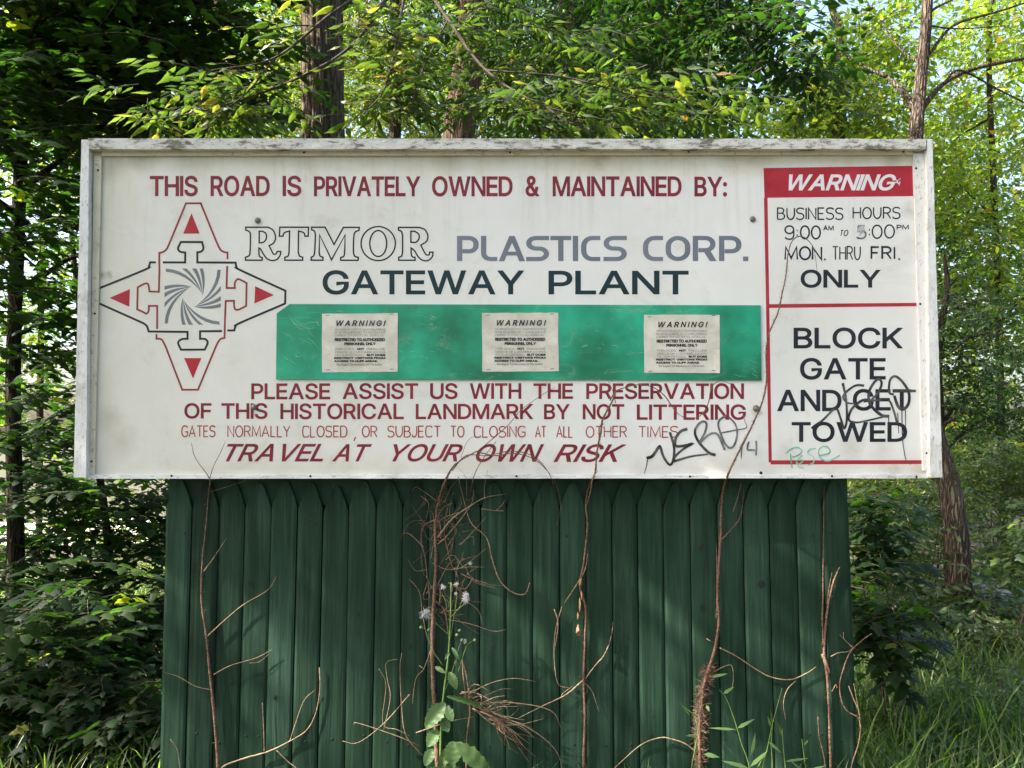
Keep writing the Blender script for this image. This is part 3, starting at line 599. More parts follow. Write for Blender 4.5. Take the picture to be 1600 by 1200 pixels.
line('lettering', M_MAROON, [('TRAVEL', 343, 505, 693.5, 721), ('AT', 519, 581, 694, 721), ('YOUR', 602, 723, 694, 721), ('OWN', 739, 850, 694, 721.5), ('RISK', 865, 979, 694.3, 721.8)], .7, skew=.42)
line('lettering', M_NAVY, [('ONLY', 1251, 1375.5, 421.5, 449.5), ('BLOCK', 1240, 1410.5, 512, 544.5), ('GATE', 1250, 1384, 559.5, 593), ('AND', 1214.5, 1315, 609, 642.5), ('GET', 1332.5, 1423.5, 608, 641.5), ('TOWED', 1237, 1417.5, 659.5, 690.5)], .95)
line('lettering', M_WHITEP, [('WARNING', 1225, 1400, 272.5, 297.5)], 1.0, skew=.3, y=-.0008)
a = Art(-.0005)
for t, x0, x1 in (('GATES', 283, 337), ('NORMALLY', 355, 454), ('CLOSED', 472, 543), ('OR', 565, 590), ('SUBJECT', 605, 689), ('TO', 703, 726), ('CLOSING', 740, 821.5), ('AT', 836, 854), ('ALL', 869, 895.5), ('OTHER', 915, 980), ('TIMES', 997, 1059.5)):
    a = Art(-.0005); hand(a, t, x0, x1, 664.6 + (x0 - 283) * .0012, 683.4 + (x0 - 283) * .0012, 2.0); a.mesh('hand_lettering', M_THINRED, sign)
a = Art(-.0005); a.ribbon([(555.5, 683), (552.8, 689)], 1.8); a.mesh('comma', M_THINRED, sign)
HND = lambda *q, **k: (globals().__setitem__('a', Art(-.0005)), hand(a, *q, **k), a.mesh('hand_lettering', M_NAVY, sign))
HND('BUSINESS', 1214, 1318, 324, 343.8, 2.2); HND('HOURS', 1332, 1407, 323, 342.5, 2.2)
HND('9', 1225.5, 1242, 352, 375, 2.4); HND('00', 1249.5, 1283, 352, 374.5, 2.6); HND('AM', 1286, 1303, 352.2, 360.4, 1.7)
HND('TO', 1311, 1326.5, 359.2, 369.2, 1.4, skew=.2); HND('00', 1362, 1398.5, 350.5, 373.2, 2.3); HND('PM', 1401, 1420.5, 351, 359, 1.6)
HND('MON', 1225, 1285, 384.5, 407, 3.0, gap=.17); HND('THRU', 1300, 1345, 384.5, 406.8, 2.0); HND('FRI', 1360, 1399, 384.5, 406, 3.0, gap=.24)
for y in (360, 367.5):
    for x, dy in ((1245.5, 0), (1358.5, -1)): a = Art(-.0005); a.ribbon([(x, y - 1.3 + dy), (x, y + 1.5 + dy)], 1.7); a.mesh('colon_dot', M_NAVY, sign)
for x, y in ((1287.5, 404), (1403.5, 403.5)): a = Art(-.0005); a.poly([[(x, y), (x + 2.8, y), (x + 2.8, y + 2.8), (x, y + 2.8)]]); a.mesh('full_stop', M_NAVY, sign)
a = Art(-.0005); hand(a, '5', 1338, 1354, 351.5, 374, 2.8); a.mesh('hand_lettering', M_MARKF, sign)
# the worn patch over the figure five and a speck on the red band
a = Art(-.0008); a.stroke([(1340, 362), (1343, 357), (1349, 354), (1345, 363), (1350, 360), (1342, 369)], [2, 4, 2.5, 4, 3, 1]); a.stroke([(1347, 350), (1348, 358)], 1.6)
a.mesh('scraped_patch', marker('scraped_paint', (.36, .36, .38), (.50, .50, .52)), sign)
a = Art(-.0012); a.stroke([(1399, 286), (1403, 282), (1407, 279)], 1.1); a.stroke([(1401, 281), (1404, 288)], 1.2); a.stroke([(1400, 285), (1407, 286)], 1.1); a.stroke([(1406, 283), (1405, 290)], .9)
a.mesh('scratch', M_WHITEP, sign)

# squared grey capitals
a = Art(-.0005); HB, HS = 6.6, 8.4
def sq(paths, x0, x1, y0=368.6, y1=408.0):
    k = HB / HS
    X0 = x0 + HS / 2; X1 = x1 - HS / 2; Y0 = y0 + HB / 2; Y1 = y1 - HB / 2
    for closed, path in paths:
        q = []
        for i, p in enumerate(path):
            x = X0 + p[0] * (X1 - X0); y = Y1 - p[1] * (Y1 - Y0)
            if not closed and i in (0, len(path) - 1):     # square ends run to the box
                o = path[1] if i == 0 else path[-2]
                if abs(o[0] - p[0]) < 1e-6: y += HB / 2 * (1 if p[1] < .5 else -1)
                elif abs(o[1] - p[1]) < 1e-6 and p[0] in (0, 1): x += HS / 2 * (1 if p[0] > .5 else -1)
            q.append((x * k, y, *p[2:]))
        b0 = len(a.V)
        keep = a.pt; a.pt = lambda v, l: keep((v[0] / k, v[1]), l)
        a.ribbon(rp(q, closed), HB, closed); a.pt = keep
r_ = 9
PP = (False, [(0, 0), (0, 1), (1, 1, r_), (1, .37, r_), (.17, .37)])
SS = (False, [(1, 1), (0, 1, r_), (0, .5, r_), (1, .5, r_), (1, 0, r_), (0, 0)])
CC = (False, [(1, 1), (0, 1, 13), (0, 0, 13), (1, 0)])
sq([PP], 714, 748); sq([(False, [(0, 1), (0, 0, r_), (1, 0)])], 751.5, 777); sq([SS], 822, 858)
sq([(False, [(0, 1), (1, 1)]), (False, [(.5, .99), (.5, 0)])], 860, 892.5); sq([(False, [(0, 1), (0, 0)])], 895, 903.6); sq([CC], 907.8, 938)
sq([SS], 943, 979.5)
ap = [(528, 388), (638, 125), (695, 125), (803, 388), (740, 388), (718, 328), (610, 328), (588, 388)]; ah = [(622, 288), (710, 288), (667, 198)]
if area(ap) * area(ah) > 0: ah = ah[::-1]
a.poly([[(700 + x / 6.667, 350 + y / 6.667) for x, y in l] for l in (ap, ah)])
a.mesh('grey_lettering', M_GREY, sign); a = Art(-.0005)
sq([CC], 1004.5, 1036); sq([(True, [(0, 1, 13), (1, 1, 13), (1, 0, 13), (0, 0, 13)])], 1040, 1078.6)
sq([(False, [(0, 0), (0, 1), (1, 1, r_), (1, .42, r_), (.17, .42)])], 1082.4, 1118)
a.poly([[(1099.5, 393.2), (1109.5, 390.8), (1119.8, 408), (1109, 408)]])
sq([PP], 1123.4, 1158.4); a.poly([[(1161, 400.8), (1169.2, 400.8), (1169.2, 408), (1161, 408)]])
a.mesh('grey_lettering', M_GREY, sign)

# outlined slab capitals
a = Art(-.0005); W_ = 2.3
def ol(pts): a.ribbon(flagpath(pts, True), W_, True)
ol([(384, 355), (419, 355), (427, 360, 1), (430.5, 370, 1), (428, 379, 1), (420.5, 384), (424, 391, 1), (427, 396.5, 1), (431, 397, 1), (433, 393), (438.5, 393), (438, 398, 1), (433, 405, 1), (425, 407, 1), (417, 404, 1), (411, 396, 1), (407, 389, 1), (404.5, 387.5), (404.5, 397), (406, 401, 1), (409.7, 402.5), (409.7, 406.5), (383.5, 406.5), (383.5, 402), (389, 399.5, 1), (390.7, 393, 1), (391.3, 368, 1), (389.5, 362, 1), (384, 359.5)])
ol([(405, 361.3), (410, 361.3), (415.5, 365, 1), (416, 373, 1), (411.5, 378.5, 1), (405, 379.5)])
ol([(437.2, 355), (482, 355), (481.5, 369), (476.5, 369), (474.5, 363.5, 1), (466.5, 361), (466, 394), (468, 400, 1), (473, 402), (472.8, 406.5), (445, 406.5), (445, 402), (450, 400, 1), (451.6, 394), (452.5, 361), (444.5, 363.5, 1), (442, 369), (436.5, 369)])
ol([(487, 355), (508, 355), (522, 382), (536.5, 355.3), (561.3, 355.3), (560.8, 360), (554.5, 363, 1), (552.7, 372, 1), (552.3, 392, 1), (554, 400, 1), (559.8, 402.2), (559.5, 406.6), (532.3, 406.6), (532.3, 402.5), (537.3, 400, 1), (538.6, 392), (539.2, 367), (518, 406), (499.3, 367), (498.6, 394), (500, 400, 1), (504.7, 402), (504.5, 406.5), (486.2, 406.5), (486.2, 402), (490.3, 399.5, 1), (491.8, 392), (492.8, 368), (491.5, 361.5, 1), (487, 359)])
for rx, ry, cx, cy in ((26.8, 26.6, 591, 380.6), (13.2, 20.3, 591, 380.5)):
    a.ribbon([(cx + rx * math.cos(t * math.pi / 18), cy + ry * math.sin(t * math.pi / 18)) for t in range(36)], W_, True)
ol([(622.6, 355.3), (655, 355.3), (664, 359, 1), (668.5, 368, 1), (666.5, 377, 1), (657.5, 383), (662, 392, 1), (666, 398, 1), (670.5, 398, 1), (671.5, 394), (676.6, 394), (675.5, 401, 1), (669, 407, 1), (660, 406.5, 1), (653, 400.5, 1), (647.5, 391.5, 1), (642.3, 387.5), (642.4, 396), (644, 400.8, 1), (648.5, 402.3), (648.5, 406.6), (623, 406.6), (623, 402), (627.6, 400, 1), (629, 393), (629, 368), (627.4, 361.8, 1), (622.6, 359.5)])
ol([(642, 361.3), (648, 361.3), (654.3, 366, 1), (654.6, 373, 1), (650, 378.3, 1), (642, 378.7)])
a.mesh('outlined_lettering', M_BLACK, sign)

# emblem
a = Art(-.0005)
for pth in ([(249, 425), (248.8, 395), (254, 393.8, 1), (260, 389.5, 1), (266, 377, 1), (290.5, 317.8), (313.6, 317.5), (338.5, 378.5), (344, 389.5, 1), (350, 393.8, 1), (355.5, 394.5), (355.5, 405)],
            [(355, 415.6), (354, 450), (367, 450), (367, 442, 1), (371, 436.3, 1), (376, 437.3, 1), (385.3, 442.3), (384.6, 478), (372, 484, 1), (366.5, 481.5, 1), (365.6, 470), (352.7, 470.3), (351.5, 500), (350.8, 528), (345, 529.5, 1), (340.5, 535, 1), (335, 547, 1), (309.3, 609), (284.7, 609), (259, 542), (253.5, 531.5, 1), (249, 529.3, 1), (244.4, 529.3), (244.6, 522)],
            [(245.4, 514), (245.7, 478), (232.5, 478), (232.3, 485, 1), (229, 490, 1), (223.5, 487.5, 1), (214.4, 483.3), (215.2, 449), (226, 443.2, 1), (231.5, 444.5, 1), (233.6, 455.5), (248.2, 456), (249, 425)]):
    a.ribbon(flagpath(pth), 3.0)
a.mesh('emblem_red_outline', M_BROWNRED, sign)
a = Art(-.0006)
for pth in ([(243.6, 410), (234.5, 410), (232.3, 416.5, 1), (226, 421.5, 1), (154.8, 450.5), (154.3, 473.8), (224, 505), (229.5, 509.5, 1), (232.3, 518), (293, 518.5), (293, 529.3), (284, 530, 1), (278.3, 535.5, 1), (282.8, 546.4), (320, 546.2), (324.5, 535.5, 1), (320.5, 529.8, 1), (312.6, 529.3), (312.6, 517.7), (347, 517.3)],
            [(355.2, 516.4), (366, 516.3), (368, 510, 1), (375, 504.5, 1), (445.4, 474.3), (446, 454.3), (376, 422.3, 1), (369.8, 417.5, 1), (368, 410.3), (308.3, 410), (308.3, 394.3), (314, 393.2, 1), (317.8, 388, 1), (315.6, 378.3), (282.6, 378), (278.2, 388, 1), (281.5, 393.2, 1), (289.4, 394.6), (289.3, 410), (254.3, 410)]):
    a.ribbon(flagpath(pth), 3.3)
a.mesh('emblem_black_outline', M_BLACK, sign)
a = Art(-.0005)
for t in ([(299.2, 333), (312, 365), (286.2, 365)], [(171, 465.5), (203, 451.6), (202, 479.3)], [(428, 461), (398.7, 447), (397.5, 474.2)], [(287.5, 559.5), (314.6, 559.5), (301.6, 591.5)]): a = Art(-.0005); a.poly([t]); a.mesh('emblem_triangle', M_RED, sign)
a = Art(-.0005); ctr = np.array((301.0, 463.5))
def qb(p, c_, e, n=7): return [tuple((1 - t) ** 2 * np.array(p) + 2 * t * (1 - t) * np.array(c_) + t * t * np.array(e)) for t in np.linspace(0, 1, n)]
for A_, B_, ca, cb, tip in (((259, 424.6), (259, 419.6), (291, 427), (294, 421), (314.5, 457)), ((284, 419.5), (291.3, 419.5), (304, 434), (309, 435), (315, 459)), ((300, 419.5), (307, 419.5), (311, 434), (316, 436), (316, 461)), ((311.5, 419.5), (317.3, 419.5), (318, 436), (323, 440), (316.3, 463))):
    lp = qb(A_, ca, tip) + qb(B_, cb, tip)[::-1][1:]
    for k in range(4):
        t = -k * math.pi / 2; cs, sn = math.cos(t), math.sin(t)
        a.poly([[(ctr[0] + (x - ctr[0]) * cs - (y - ctr[1]) * sn, ctr[1] + (x - ctr[0]) * sn + (y - ctr[1]) * cs) for x, y in lp]])
a.mesh('emblem_swirl', M_SWIRL, sign)

# green plate and its three paper notices
slab('green_plate', [(452.5, 475), (1188.5, 477), (1190, 594.3), (431.2, 592.4)], -.006, -.0006, M_GPLATE)
bpy.data.objects['green_plate'].data.clear_geometry()
q = [(432.5, 489.5), (452.5, 475), (1188.5, 477), (1190, 594.3), (431.2, 592.4)]
V = [P(*p, -.006) for p in q] + [P(*p, -.0008) for p in q]
bpy.data.objects['green_plate'].data.from_pydata(V, [], [(4, 3, 2, 1, 0)] + [(i, (i + 1) % 5, 5 + (i + 1) % 5, 5 + i) for i in range(5)])
for px, py in ((443, 484), (1180, 479.5), (440, 588), (1183, 590), (810, 479)): disc_dome(px, py, 1.6, -.0062, M_BOLT, 'plate_screw', sign, .4, 8)
TXT = [('ARTMOR PLASTICS CORPORATION IS', 22.5, 102, 28, 31.4, 0, .0), ('NOW REQUIRED BY ITS INSURANCE', 22.5, 102, 32.6, 36, 0, .0), ('CARRIER TO POST ITS ALL ACRES AS', 22.5, 99, 37.2, 40.6, 0, .0),
       ('RESTRICTED TO AUTHORIZED', 23, 101.5, 43.2, 48, 1, .35), ('PERSONNEL ONLY', 38, 87, 50, 54.3, 1, .35),
       ('THIS DOES', 23, 53, 58.7, 62, 0, 0), ('NOT', 58, 69, 58.7, 62, 1, .3), ('PRECLUDE', 73, 101.5, 58.7, 62, 0, 0), ('VENDOR OR CUSTOMER ACCESS', 23, 102, 63.6, 66.8, 0, 0),
       ('TO OUR OFFICES,', 23, 69, 68.2, 71.4, 0, 0), ('BUT DOES', 73, 102, 68.2, 71.4, 1, .3), ('RESTRICT VISITORS FROM', 22, 102, 72.8, 76, 1, .3), ('ACCESS TO CLIFF AREAS.', 22, 90, 77.6, 80.8, 1, .3),
       ('We Regret The Necessity Of This Action', 26, 97, 83, 86, 1, 0)]
for k, (q, (ox, oy)) in enumerate((([(503, 490.3), (621.6, 489), (621, 580.7), (503, 581.8)], (500, 485)), ([(753.2, 489), (872, 488.4), (873, 580), (753.6, 581)], (750.5, 484.5)), ([(1006, 491.6), (1124.3, 492), (1125, 583.2), (1006.6, 582.6)], (1003, 487.2)))):
    nx, ny = 12, 10; V = []; Fc = []; rr = random.Random(k + 3)
    ph = rr.uniform(0, 6)
    for j in range(ny + 1):
        for i in range(nx + 1):
            u, v = i / nx, j / ny
            p = [(q[0][m] * (1 - u) + q[1][m] * u) * (1 - v) + (q[3][m] * (1 - u) + q[2][m] * u) * v for m in (0, 1)]
            edge = min(u, 1 - u, v, 1 - v)
            if edge == 0: p = [p[0] + rr.uniform(-.35, .35), p[1] + rr.uniform(-.35, .35)]
            d = -.0066 - .0008 * (1 + math.sin(u * 5 + ph + v * 2)) * (.6 + .4 * rr.random()) - (.004 if (edge == 0 and (i in (0, nx)) and j > 6 and k == 2 and i == nx) else 0)
            V.append(P(p[0], p[1], d))
    for j in range(ny):
        for i in range(nx):
            a_ = j * (nx + 1) + i; Fc.append((a_, a_ + nx + 1, a_ + nx + 2, a_ + 1))
    nb = len(V); V += [v + Vector((0, .0004, 0)) for v in V]; Fc += [tuple(nb + i for i in reversed(f)) for f in Fc]
    ring = [i for i in range(nx)] + [j * (nx + 1) + nx for j in range(ny)] + [ny * (nx + 1) + i for i in range(nx, 0, -1)] + [j * (nx + 1) for j in range(ny, 0, -1)]
    for m in range(len(ring)):
        a_, c_ = ring[m], ring[(m + 1) % len(ring)]; Fc.append((a_, c_, nb + c_, nb + a_))
    no = mesh('paper_notice', V, Fc, M_PAPER, sign, smooth=False)
    a1 = Art(-.0085); word(a1, 'WARNING!', ox + 23.5, ox + 103, oy + 15.5, oy + 24.3, bold=.42, skew=.26, track=150); a1.mesh('notice_heading', M_INK, no)
    for t, x0, x1, y0, y1, bd, bo in TXT:
        ya = oy + y0; yb = oy + y1
        if k == 2: ya += .2; yb += .2
        a1 = Art(-.0085); word(a1, t, ox + x0, ox + x1, ya, yb, bold=bo); a1.mesh('notice_line', M_INK if bd else M_INKL, no)
    for (sx_, sy_) in ((12, 8), (112, 6), (13, 93), (112, 92)): a1 = Art(-.0085); a1.ribbon([(ox + sx_ - 3, oy + sy_), (ox + sx_ + 3, oy + sy_ - .3)], .8); a1.mesh('staple', M_NAIL, no)

# scrapes on the green plate
a = Art(-.0064); rs = random.Random(4)
for cx, cy, n_, sp, ln in ((470, 505, 16, 16, 34), (455, 560, 14, 12, 16), (665, 500, 12, 10, 12), (660, 555, 16, 18, 10), (790, 590, 8, 20, 14), (930, 540, 12, 40, 12), (1160, 575, 18, 22, 14), (1060, 486, 8, 40, 10), (560, 483, 8, 40, 14), (850, 520, 0, 0, 0)):
    for i in range(n_):
        x, y = cx + rs.gauss(0, sp), cy + rs.gauss(0, min(sp * .6, 12)); t = rs.uniform(-.3, 1.0); l_ = ln * rs.uniform(.3, 1)
        if not (436 < x < 1180 and 482 < y < 588): continue
        x2, y2 = min(1184, max(436, x + l_ * math.cos(t))), min(590, max(480, y + l_ * math.sin(t)))
        a.stroke([(x, y), ((x + x2) / 2 + rs.uniform(-3, 3), (y + y2) / 2 + rs.uniform(-2, 2)), (x2, y2)], [.25, rs.uniform(.4, 1.1), .2])
o_ = a.mesh('scratches', marker('plate_scratch', (.05, .30, .16), (.26, .44, .26)), sign); o_['kind'] = 'stuff'

# marker scrawls
def sc8(l): return [(1000 + x / 8, 590 + y / 8) for x, y in l]
def sc6(l): return [(1210 + x / 6.667, 570 + y / 6.667) for x, y in l]
a = Art(-.0010)
a.stroke(sc8([(50, 1200), (80, 1110), (92, 1030)]), [1.0, 1.2, 1.6])
a.stroke(sc8([(82, 1008), (150, 985), (200, 920), (240, 862), (258, 880), (290, 980), (345, 1068), (385, 1088), (415, 1030), (428, 900), (405, 780), (372, 682)]), [5.2, 4.6, 4.2, 3.6, 3.8, 4.2])
a.stroke(sc8([(592, 642), (510, 672), (450, 750), (440, 840), (480, 860), (570, 848), (650, 828), (540, 895), (440, 985), (420, 1045)]), [4.6, 4.2, 4.4, 3.6, 4.2])
a.stroke(sc8([(420, 1048), (640, 985), (850, 958)]), [4, 3, 2.4])
a.stroke(sc8([(945, 968), (860, 938), (750, 825), (692, 720), (690, 640)]), [4.8, 4.4, 4.2, 3.6])
a.mesh('marker_scrawl', M_MARK, sign)
a = Art(-.0013)
a.stroke(sc8([(690, 645), (740, 572), (800, 548), (832, 585), (810, 690), (745, 815), (850, 722), (930, 692), (990, 740), (1060, 905)]), [3.8, 3.4, 3.6, 3, 3.4, 4])
a.stroke(sc8([(1070, 480), (1000, 525), (978, 590), (1005, 690), (1060, 820), (1120, 878), (1180, 840), (1215, 700), (1190, 580), (1110, 492)]), [3.6, 3.2, 3.4, 3, 2.4])
a.stroke(sc8([(1010, 692), (1200, 655), (1330, 625), (1305, 530), (1300, 465)]), [2.2, 2.0, 1.4, .8])
a.stroke(sc8([(1280, 835), (1268, 920), (1265, 1010)]), [2.6, 2.2, 1.4]); a.stroke(sc8([(1362, 800), (1345, 850), (1342, 905)]), 2.8); a.stroke(sc8([(1342, 905), (1440, 905)]), 2.6); a.stroke(sc8([(1452, 790), (1455, 880), (1450, 972)]), 3)
a.mesh('marker_scrawl', M_MARKF, sign)
a = Art(-.0010)
a.stroke(sc6([(388, 664), (430, 628), (500, 580), (600, 480), (650, 458), (690, 560), (728, 662), (755, 560), (745, 350), (712, 190)]), [4.2, 3.6, 3.2, 3.6, 3.4, 4])
a.stroke(sc6([(935, 216), (850, 215), (765, 268), (716, 335), (760, 395), (860, 405)]), [4, 3.4, 3.6, 3, 2.4])
a.stroke(sc6([(1150, 538), (950, 585), (850, 600), (775, 572), (800, 470), (880, 392), (950, 362), (1040, 372), (1180, 360), (1240, 470), (1278, 610)]), [2.6, 3, 3.6, 4.4, 3.2, 3, 3.8])
a.stroke(sc6([(1197, 536), (1112, 522), (1000, 415), (985, 290), (1040, 182), (1092, 150), (1117, 200), (1080, 290), (1015, 362)]), [4.8, 4.8, 4.2, 3.8, 3.8, 3.4])
a.stroke(sc6([(1245, 310), (1195, 285), (1205, 160), (1262, 120), (1340, 185), (1400, 290), (1398, 400), (1345, 462), (1290, 435), (1248, 320)]), [3.4, 3.6, 4, 4.4, 5, 4.4])
a.ribbon(sc6([(1235, 270), (1475, 272)]), 4.0)
for d_ in ([(1190, 540), (1192, 650)], [(1328, 470), (1332, 700), (1345, 860), (1372, 990), (1420, 1040)], [(1365, 470), (1367, 640)], [(1283, 500), (1290, 610), (1294, 715)]): a.stroke(sc6(d_), [1.8, 1.3, 1.0])
a.mesh('marker_scrawl', M_MARK, sign)
a = Art(-.0016)
for l in ([(120, 925), (170, 880), (240, 860), (285, 895), (250, 940), (188, 962)], [(168, 930), (175, 1000), (185, 1075)], [(292, 945), (250, 985), (300, 998), (255, 1035), (230, 1010), (250, 1060), (305, 1075)], [(432, 872), (372, 880), (350, 920), (408, 960), (405, 1020), (350, 1045)], [(470, 945), (572, 918), (565, 865), (510, 845), (462, 892), (480, 970), (560, 1002), (682, 942)]):
    a.stroke(sc6(l), [1.8, 2.2, 1.8, 2])
a.mesh('marker_scrawl', M_MARKG, sign)

# ---------------------------------------------------------------- picket fence
M_FENCE, nt, b = newmat('green_fence_stain')
tc = nt.nodes.new('ShaderNodeNewGeometry'); oi = nt.nodes.new('ShaderNodeObjectInfo')
va = N(nt, 'ShaderNodeVectorMath', operation='MULTIPLY_ADD'); nt.links.new(oi.outputs['Random'], va.inputs[0]); va.inputs[1].default_value = (7, 3, 9); nt.links.new(tc.outputs['Position'], va.inputs[2])
def fn(scale, st, det=6, dist=0):
    mp = nt.nodes.new('ShaderNodeMapping'); nt.links.new(va.outputs[0], mp.inputs[0]); mp.inputs['Scale'].default_value = st
    n = nt.nodes.new('ShaderNodeTexNoise'); n.inputs['Scale'].default_value = scale; n.inputs['Detail'].default_value = det; n.inputs['Distortion'].default_value = dist
    nt.links.new(mp.outputs[0], n.inputs['Vector']); return n.outputs['Fac']
grain = fn(34, (1, 1, .05), 8, .6); blot = fn(3.2, (1, 1, .45), 5); knot = fn(6.5, (1, 1, .75), 2, .3)
c = ramp(nt, grain, [(.24, (.0072, .020, .0115)), (.50, (.0118, .032, .0185)), (.74, (.027, .056, .035))])
c = mix(nt, ramp(nt, blot, [(.44, (0, 0, 0)), (.68, (.95, .95, .95))]), c, (.026, .056, .036))
streak = fn(13, (1, 1, .10), 3, .3)  # pale streaks: faded stain, also standing in for strips of sun
c = mix(nt, ramp(nt, streak, [(.60, (0, 0, 0)), (.74, (.75, .75, .75))]), c, (.040, .078, .055))
fine = fn(120, (1, 1, .04), 4)
c = mix(nt, ramp(nt, fine, [(.40, (.35, .35, .35)), (.55, (0, 0, 0))]), c, (.004, .016, .008))
# [(.665, (0, 0, 0)), (.70, (.9, .9, .9))]), c, (.003, .007, .004))
hv = N(nt, 'ShaderNodeHueSaturation'); nt.links.new(c, hv.inputs['Color'])
mr = N(nt, 'ShaderNodeMapRange'); nt.links.new(oi.outputs['Random'], mr.inputs[0]); mr.inputs[3].default_value = .82; mr.inputs[4].default_value = 1.2
nt.links.new(mr.outputs[0], hv.inputs['Value']); nt.links.new(hv.outputs[0], b.inputs['Base Color'])
b.inputs['Roughness'].default_value = .62; b.inputs['Specular IOR Level'].default_value = .12
bump(nt, b, grain, .9, .004)
M_FBACK = simple('lightened_fence_stain', (.012, .040, .020), (.022, .060, .032), 20, .7, .3, .003, stretch=(1, 1, .1))  # fence stain lightened to offset the shade behind the picket tops
fence = thing('picket_fence', (P(795, 900).x, .06, 0), 'dark green wooden stockade fence with rounded pointed pickets below the white sign', 'fence')
tops = [259, 300, 342, 383, 424, 465, 505, 545, 588, 629, 670, 711, 751, 791.5, 833, 874, 915, 956, 996, 1036, 1078, 1120.5, 1160.5, 1201, 1243, 1284.5, 1326]
bots = [249, 289, 331, 372, 413.5, 455, 496, 538, 581, 622.5, 664.5, 706, 748, 790, 832, 874, 916, 958.5, 1000.5, 1041.5, 1084.5, 1127.5, 1169, 1211, 1255, 1297.5, 1341]
YF = .055
for i in range(26):
    rr = random.Random(i * 7 + 1)
    tl, tr = tops[i], tops[i + 1]; bl, br = bots[i], bots[i + 1]
    dy = rr.uniform(-.003, .003); g0, g1 = rr.uniform(.3, 1.1), rr.uniform(.5, 1.3)
    peak = 752 + rr.uniform(-2, 3) + (8 if i in (6,) else 0)
    nx = 10; rows = []
    cup = rr.uniform(.0004, .0022); lean = rr.uniform(-.0015, .0015)
    def colx(u, py):
        k = (py - 800) / 400; l = tl + (bl - tl) * k + g0; r = tr + (br - tr) * k - g1
        return l + (r - l) * u
    V = []; Fc = []
    # each column has its own top height: gothic arch
    def topy(u):
        t = abs(u - .5) * 2
        return peak + 41 * max(0, (t - .18) / .82) ** 1.35
    levels = [0, .04, .12, .25, .4, .55, .7, .85, 1.0]
    zb = 1336
    for lv in levels:
        for k in range(nx + 1):
            u = k / nx; ty = topy(u); py = ty + (zb - ty) * lv
            bx = YF + dy - cup * (1 - (2 * u - 1) ** 2) + lean * (2 * u - 1) + (.0025 if k in (0, nx) else 0)
            V.append(P(colx(u, py), py, bx))
    n1 = len(V)
    for v in V[:n1]: V.append(Vector((v.x, YF + .02, v.z)))
    W = nx + 1; nl = len(levels)
    for j in range(nl - 1):
        for k in range(nx):
            a_ = j * W + k; Fc.append((a_, a_ + W, a_ + W + 1, a_ + 1)); Fc.append((n1 + a_, n1 + a_ + 1, n1 + a_ + W + 1, n1 + a_ + W))
    ring = [k for k in range(nx)] + [j * W + nx for j in range(nl - 1)] + [(nl - 1) * W + k for k in range(nx, 0, -1)] + [j * W for j in range(nl - 1, 0, -1)]
    for m in range(len(ring)):
        a_, c_ = ring[m], ring[(m + 1) % len(ring)]; Fc.append((a_, c_, n1 + c_, n1 + a_))
    mesh('picket', V, Fc, M_FENCE, fence)
    for py in (828 + rr.uniform(-9, 14), 1152 + rr.uniform(-12, 18)):
        for u in (.25, .75) if rr.random() < .35 else (rr.uniform(.3, .7),):
            disc_dome(colx(u, py), py, rr.uniform(1.4, 2.3), YF + dy - cup * (1 - (2 * u - 1) ** 2) - .0004, M_NAIL, 'nail', fence, .2, 6)
xa, xb = P(262, 800, .08).x, P(1326, 800, .08).x
M_GAP = simple('gap_shade', (.004, .008, .006), (.007, .013, .009), 20, .9, 0)  # near-black sheet that paints the shade in the gaps between pickets
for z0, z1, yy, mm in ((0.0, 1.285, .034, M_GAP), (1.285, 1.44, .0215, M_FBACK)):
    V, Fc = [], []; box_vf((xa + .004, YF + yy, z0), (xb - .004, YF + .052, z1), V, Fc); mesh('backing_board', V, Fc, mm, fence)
M_KNOT = simple('dark_knot', (.004, .009, .006), (.012, .024, .016), 150, .8, .4, .002)
for kx, ky, kr in ((391, 912, 4), (1190, 913, 5.5), (505, 882, 3), (478, 812, 3), (1215, 812, 4), (1265, 812, 4.5), (612, 880, 3), (770, 1010, 5), (1097, 856, 5), (1098, 950, 5), (1272, 905, 3), (902, 1080, 3.5), (640, 1010, 3), (430, 1090, 3), (940, 900, 4), (1020, 1120, 3), (725, 815, 3), (560, 960, 2.5)):
    c_ = P(kx, ky, YF - .0035); V = [c_]; m_ = 11
    for k in range(m_):
        a_ = 2 * math.pi * k / m_; r_k = kr * .0024 * random.uniform(.75, 1.2); V.append(c_ + Vector((math.cos(a_) * r_k, .0008, math.sin(a_) * r_k * 1.25)))
    mesh('knot', V, [(0, 1 + (k + 1) % m_, 1 + k) for k in range(m_)], M_KNOT, fence)
for xx in (xa + .1, (xa + xb) / 2, xb - .1):
    V, Fc = [], []; box_vf((xx - .045, YF + .054, 0), (xx + .045, YF + .14, 1.34), V, Fc)
    mesh('fence_post', V, Fc, M_WOOD, fence)

